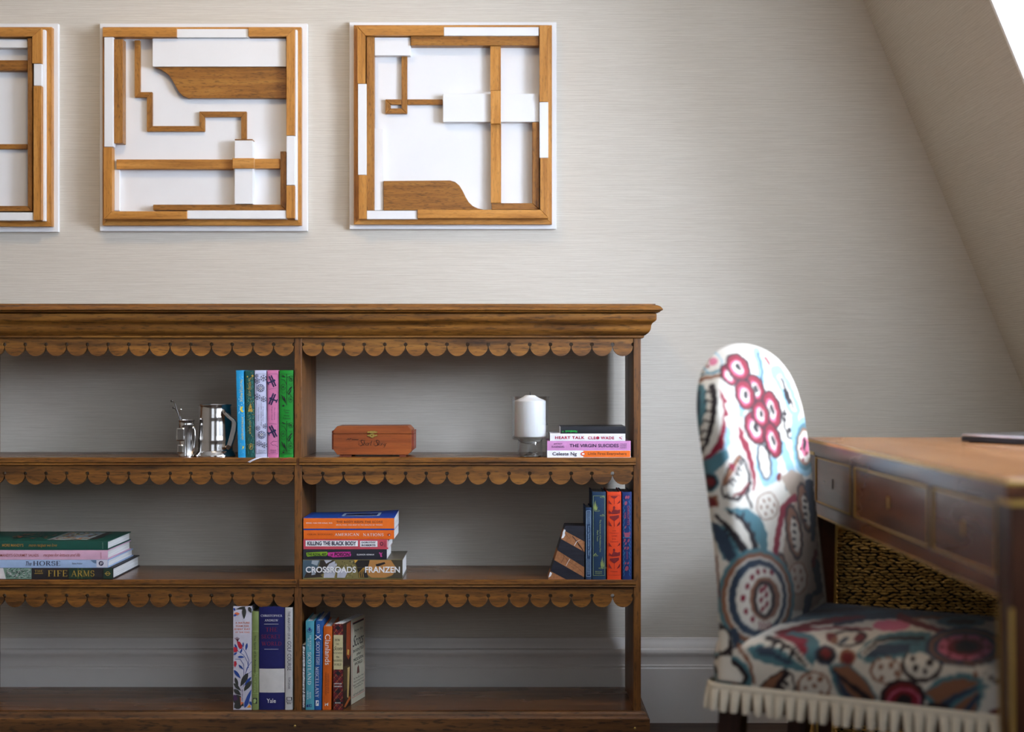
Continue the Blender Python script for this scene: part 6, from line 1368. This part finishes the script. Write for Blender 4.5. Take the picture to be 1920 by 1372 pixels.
    LN(p, D, [(1420, 700), (1600, 830)], 70, cr_); LN(p, D, [(1420, 760), (1600, 900)], 40, dk); E(p, D, 1510, 1180, 60, 60, rd); E(p, D, 1300, 770, 26, 40, tn)
    E(p, D, 525, 1010, 245, 200, dk); E(p, D, 525, 1010, 195, 160, rd); RG(p, D, 530, 1030, 130, 110, 40, mg); RG(p, D, 540, 1050, 165, 130, 14, pk); E(p, D, 540, 1050, 82, 80, dk); E(p, D, 870, 1160, 180, 100, dk); E(p, D, 900, 1180, 110, 60, rd)
    return p.c
def fabric_mat():
    m, nt, b = new_mat('printed_linen')
    at = nt.nodes.new('ShaderNodeAttribute'); at.attribute_name = 'print'
    n = noise(nt, (700, 700, 700), 2)
    c = mixc(nt, 'MULTIPLY', 1, at.outputs['Color'], ramp(nt, n, [(.3, (.9, .9, .9, 1)), (.7, (1, 1, 1, 1))]))
    nt.links.new(c, b.inputs['Base Color']); b.inputs['Roughness'].default_value = .7; b.inputs['Specular IOR Level'].default_value = .3
    b.inputs['Sheen Weight'].default_value = .15
    bump(nt, b, n, .2, .0005)
    return m
FAB = fabric_mat()
def cloth_obj(name, P, faces, cols):
    off = WORLD[chair.name]; me = bpy.data.meshes.new(name)
    me.from_pydata((P-np.array(off)).tolist(), [], faces); me.update()
    at = me.attributes.new('print', 'FLOAT_COLOR', 'POINT'); at.data.foreach_set('color', np.c_[cols, np.ones(len(cols))].astype(np.float32).ravel())
    me.polygons.foreach_set('use_smooth', [True]*len(me.polygons))
    return link(name, me, FAB, chair)
def grid_faces(n, m, wrap=True):
    f = []
    for i in range(n-1):
        for k in range(m if wrap else m-1): f.append((i*m+k, i*m+(k+1) % m, (i+1)*m+(k+1) % m, (i+1)*m+k))
    return f
# --- back: rounded slab, waisted below, domed above
NR, NM = 250, 330
Zb0, Zb1 = .372, .944
t = np.linspace(0, 1, NR); zz = Zb0+(Zb1-Zb0)*(1-(1-t)**1.25)
def half_w(z_):
    base = np.interp(z_, [.36, .43, .52, .60, .68, .76, .83, .95], [.236, .226, .214, .210, .213, .217, .219, .219])
    dome = np.clip((z_-.79)/(Zb1-.79), 0, 1); return base*np.sqrt(np.clip(1-dome**2.15, 0, 1))
def thick(z_):
    base = np.interp(z_, [.36, .45, .6, .8, .95], [.070, .072, .074, .070, .064])
    d_ = np.clip((z_-.86)/(Zb1-.86), 0, 1); return base*np.sqrt(np.clip(1-d_**2.6, 0, 1))
ex = .42                                                   # superellipse section, sampled evenly along its outline; angle 0 faces the sitter
def sect(ph): 
    cp, sp = np.cos(ph), np.sin(ph); return np.sign(sp)*np.abs(sp)**ex, np.sign(cp)*np.abs(cp)**ex
dense = np.linspace(-math.pi, math.pi, 40001)[:-1]; du, dn = sect(dense)
al = np.r_[0, np.cumsum(np.hypot(np.diff(du)*.215, np.diff(dn)*.036))]
l0, l1 = np.interp(-math.pi*.80, dense, al), np.interp(math.pi*.70, dense, al)
nf = int(NM*.84)
ph = np.interp(np.r_[np.linspace(l0, l1, nf, endpoint=False), np.linspace(l1, l0+al[-1], NM-nf, endpoint=False)] % al[-1], al, dense)
cu, cn = sect(ph)
hw_ = half_w(zz)[:, None]; tk_ = thick(zz)[:, None]
u = hw_*cu[None]; nrm_ = tk_/2*cn[None]+.012*(1-(cu[None]**2))*(cn[None] > 0)*np.minimum(1, tk_/.05)
rec = -.065*np.clip((zz-.42)/.52, 0, 1)[:, None]**1.35+.006                # recline
sC = .037+rec
S_v = sC+nrm_; W_v = SWD/2-.007+u; Z_v = np.broadcast_to(zz[:, None], u.shape)
def stack(S_v, W_v, Z_v):
    S_v, W_v, Z_v = [np.broadcast_to(a, W_v.shape).ravel() for a in (S_v, W_v, Z_v)]
    c0, f_, w_ = np.array(C0), np.array(FV), np.array(WV); return c0+S_v[:, None]*f_+W_v[:, None]*w_+np.array([0, 0, 1.])*Z_v[:, None]
P = stack(S_v, W_v, Z_v)
# print layout: front plane with the near edge unrolled
un = u-np.where(cu[None] < -.9, (tk_/2-nrm_)*.35, 0)*1.0
Pf = stack(sC+np.where(nrm_ > 0, nrm_, nrm_), W_v, Z_v)
fc = grid_faces(NR, NM)+[tuple(range(NM))[::-1]]
cloth_obj('backrest', P, fc, paint_back(to_px(Pf)))
# --- seat: rounded box with a crowned top
def rr_contour(n_near, n_rest, r_=.05):
    pts = []
    def arc(cx__, cy__, a0): return [(cx__+r_*math.cos(R(a0+k*9)), cy__+r_*math.sin(R(a0+k*9))) for k in range(1, 10)]
    pts += [(x, 0) for x in np.linspace(r_, SD-r_, n_near)]+arc(SD-r_, r_, 270)+[(SD, y) for y in np.linspace(r_, SWD-r_, n_rest)]+arc(SD-r_, SWD-r_, 0)
    pts += [(x, SWD) for x in np.linspace(SD-r_, r_, n_rest)]+arc(r_, SWD-r_, 90)+[(0, y) for y in np.linspace(SWD-r_, r_, n_rest//2)]+arc(r_, r_, 180)
    return np.array(pts)
ct_ = rr_contour(200, 70); M_ = len(ct_); cen = np.array([SD/2, SWD/2])
rows = []
ZR0, ZE = .362, .418
for z_ in np.linspace(ZR0, ZE, 26): rows.append((1.0+.012*math.sin(math.pi*(z_-ZR0)/(ZE-ZR0)), z_))
for a_ in np.linspace(0, 90, 9)[1:]: rows.append((1.0-.10*(1-math.cos(R(a_))), ZE+.026*math.sin(R(a_))))
for k in np.linspace(.90, .0, 70)[1:]: rows.append((k, ZE+.026+.020*(1-(k/.90)**2)))
Pn = []
for k, z_ in rows:
    q = cen+(ct_-cen)*k; Pn.append(np.c_[q, np.full(M_, z_)])
Pn = np.concatenate(Pn); P = stack(Pn[:, 0], Pn[:, 1], Pn[:, 2])
cloth_obj('seat', P, grid_faces(len(rows), M_)+[tuple(range(M_))[::-1]], paint_seat(to_px(P)))
# --- fringe: gathered cream ribbon, heading tape and separate pleats
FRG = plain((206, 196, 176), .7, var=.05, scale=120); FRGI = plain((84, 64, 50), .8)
cf = rr_contour(60, 60, .03); cf = cen+(cf-cen)*1.018
mb = MB(); n = len(cf)
for z_, k in ((.352, 1.0), (.356, 1.008), (.364, 1.008), (.368, 1.0)): mb.v += [tuple(CP(*(cen+(q-cen)*k), z_)) for q in cf]
mb.f = grid_faces(4, n)
mb.build('fringe_heading', FRG, chair, smooth=True)
mb = MB(); mb.v = [tuple(CP(*(cen+(q-cen)*.985), z_)) for z_ in (.325, .36) for q in cf]; mb.f = grid_faces(2, n); mb.build('fringe_gap_shade', FRGI, chair)  # dark sheet behind the pleats, its colour standing for shade in the gaps
pw = .0175
def pleat_mesh():                                          # a small box pleat, wider and open at the bottom
    v = []; f = []; NZ = 5
    for j in range(NZ):
        t_ = j/(NZ-1); z_ = -.036*t_; hw2 = pw*(.52-.20*t_); out = .003+.0065*math.sin(t_*1.5)
        v += [(-hw2, -.001, z_), (-hw2*.9, -out*.9, z_), (-hw2*.4, -out*1.05, z_), (hw2*.4, -out*1.05, z_), (hw2*.9, -out*.9, z_), (hw2, -.001, z_)]
    for j in range(NZ-1):
        for k in range(5): f.append((j*6+k, j*6+k+1, j*6+7+k, j*6+6+k))
    me = bpy.data.meshes.new('pleat'); me.from_pydata(v, [], f); me.materials.append(FRG)
    me.polygons.foreach_set('use_smooth', [True]*len(f)); return me
PLM = pleat_mesh(); off = WORLD[chair.name]; rnd = random.Random(6)
per = np.r_[0, np.cumsum(np.hypot(*np.diff(np.r_[cf, cf[:1]], axis=0).T))]; cl_ = np.r_[cf, cf[:1]]
npl = int(per[-1]/(pw*1.08))
for k in range(npl):
    s_ = (k+.5)*per[-1]/npl; x_ = np.interp(s_, per, cl_[:, 0]); y_ = np.interp(s_, per, cl_[:, 1])
    dx = np.interp(s_+.004, per, cl_[:, 0])-np.interp(s_-.004, per, cl_[:, 0]); dy = np.interp(s_+.004, per, cl_[:, 1])-np.interp(s_-.004, per, cl_[:, 1])
    tv = (FV*dx+WV*dy).normalized(); nv = Vector((-tv.y, tv.x, 0))
    o = bpy.data.objects.new('pleat', PLM); COL.objects.link(o); o.parent = chair
    lean_ = rnd.uniform(-.12, .12)
    o.matrix_local = Matrix.Translation(CP(x_, y_, .358)-off) @ Matrix(((tv.x, nv.x, 0, 0), (tv.y, nv.y, 0, 0), (0, 0, 1, 0), (0, 0, 0, 1))) @ Matrix.Rotation(lean_, 4, 'Y')
# --- legs
LEGM = wood('chair_leg_wood', (30, 16, 12), (46, 26, 20), (62, 36, 28), 2, .8, .35, .2)
def chair_leg(s_, w_, ds):
    v = []
    for z_, hw2, sh in ((.362, .021, 0), (.20, .018, .25), (.0, .0135, 1)):
        for a_, c_ in ((-1, -1), (1, -1), (1, 1), (-1, 1)): v.append(tuple(CP(s_+ds*sh+a_*hw2, w_+c_*hw2, z_)))
    MB().add(v, [(0, 1, 2, 3)]+[(4*i+k, 4*i+(k+1) % 4, 4*i+4+(k+1) % 4, 4*i+4+k) for i in range(2) for k in range(4)]+[(11, 10, 9, 8)]).build('leg', LEGM, chair, bevel=.0015)
chair_leg(.035, .045, -.05); chair_leg(.035, SWD-.055, -.05); chair_leg(SD-.04, .04, .0); chair_leg(SD-.04, SWD-.04, .0)
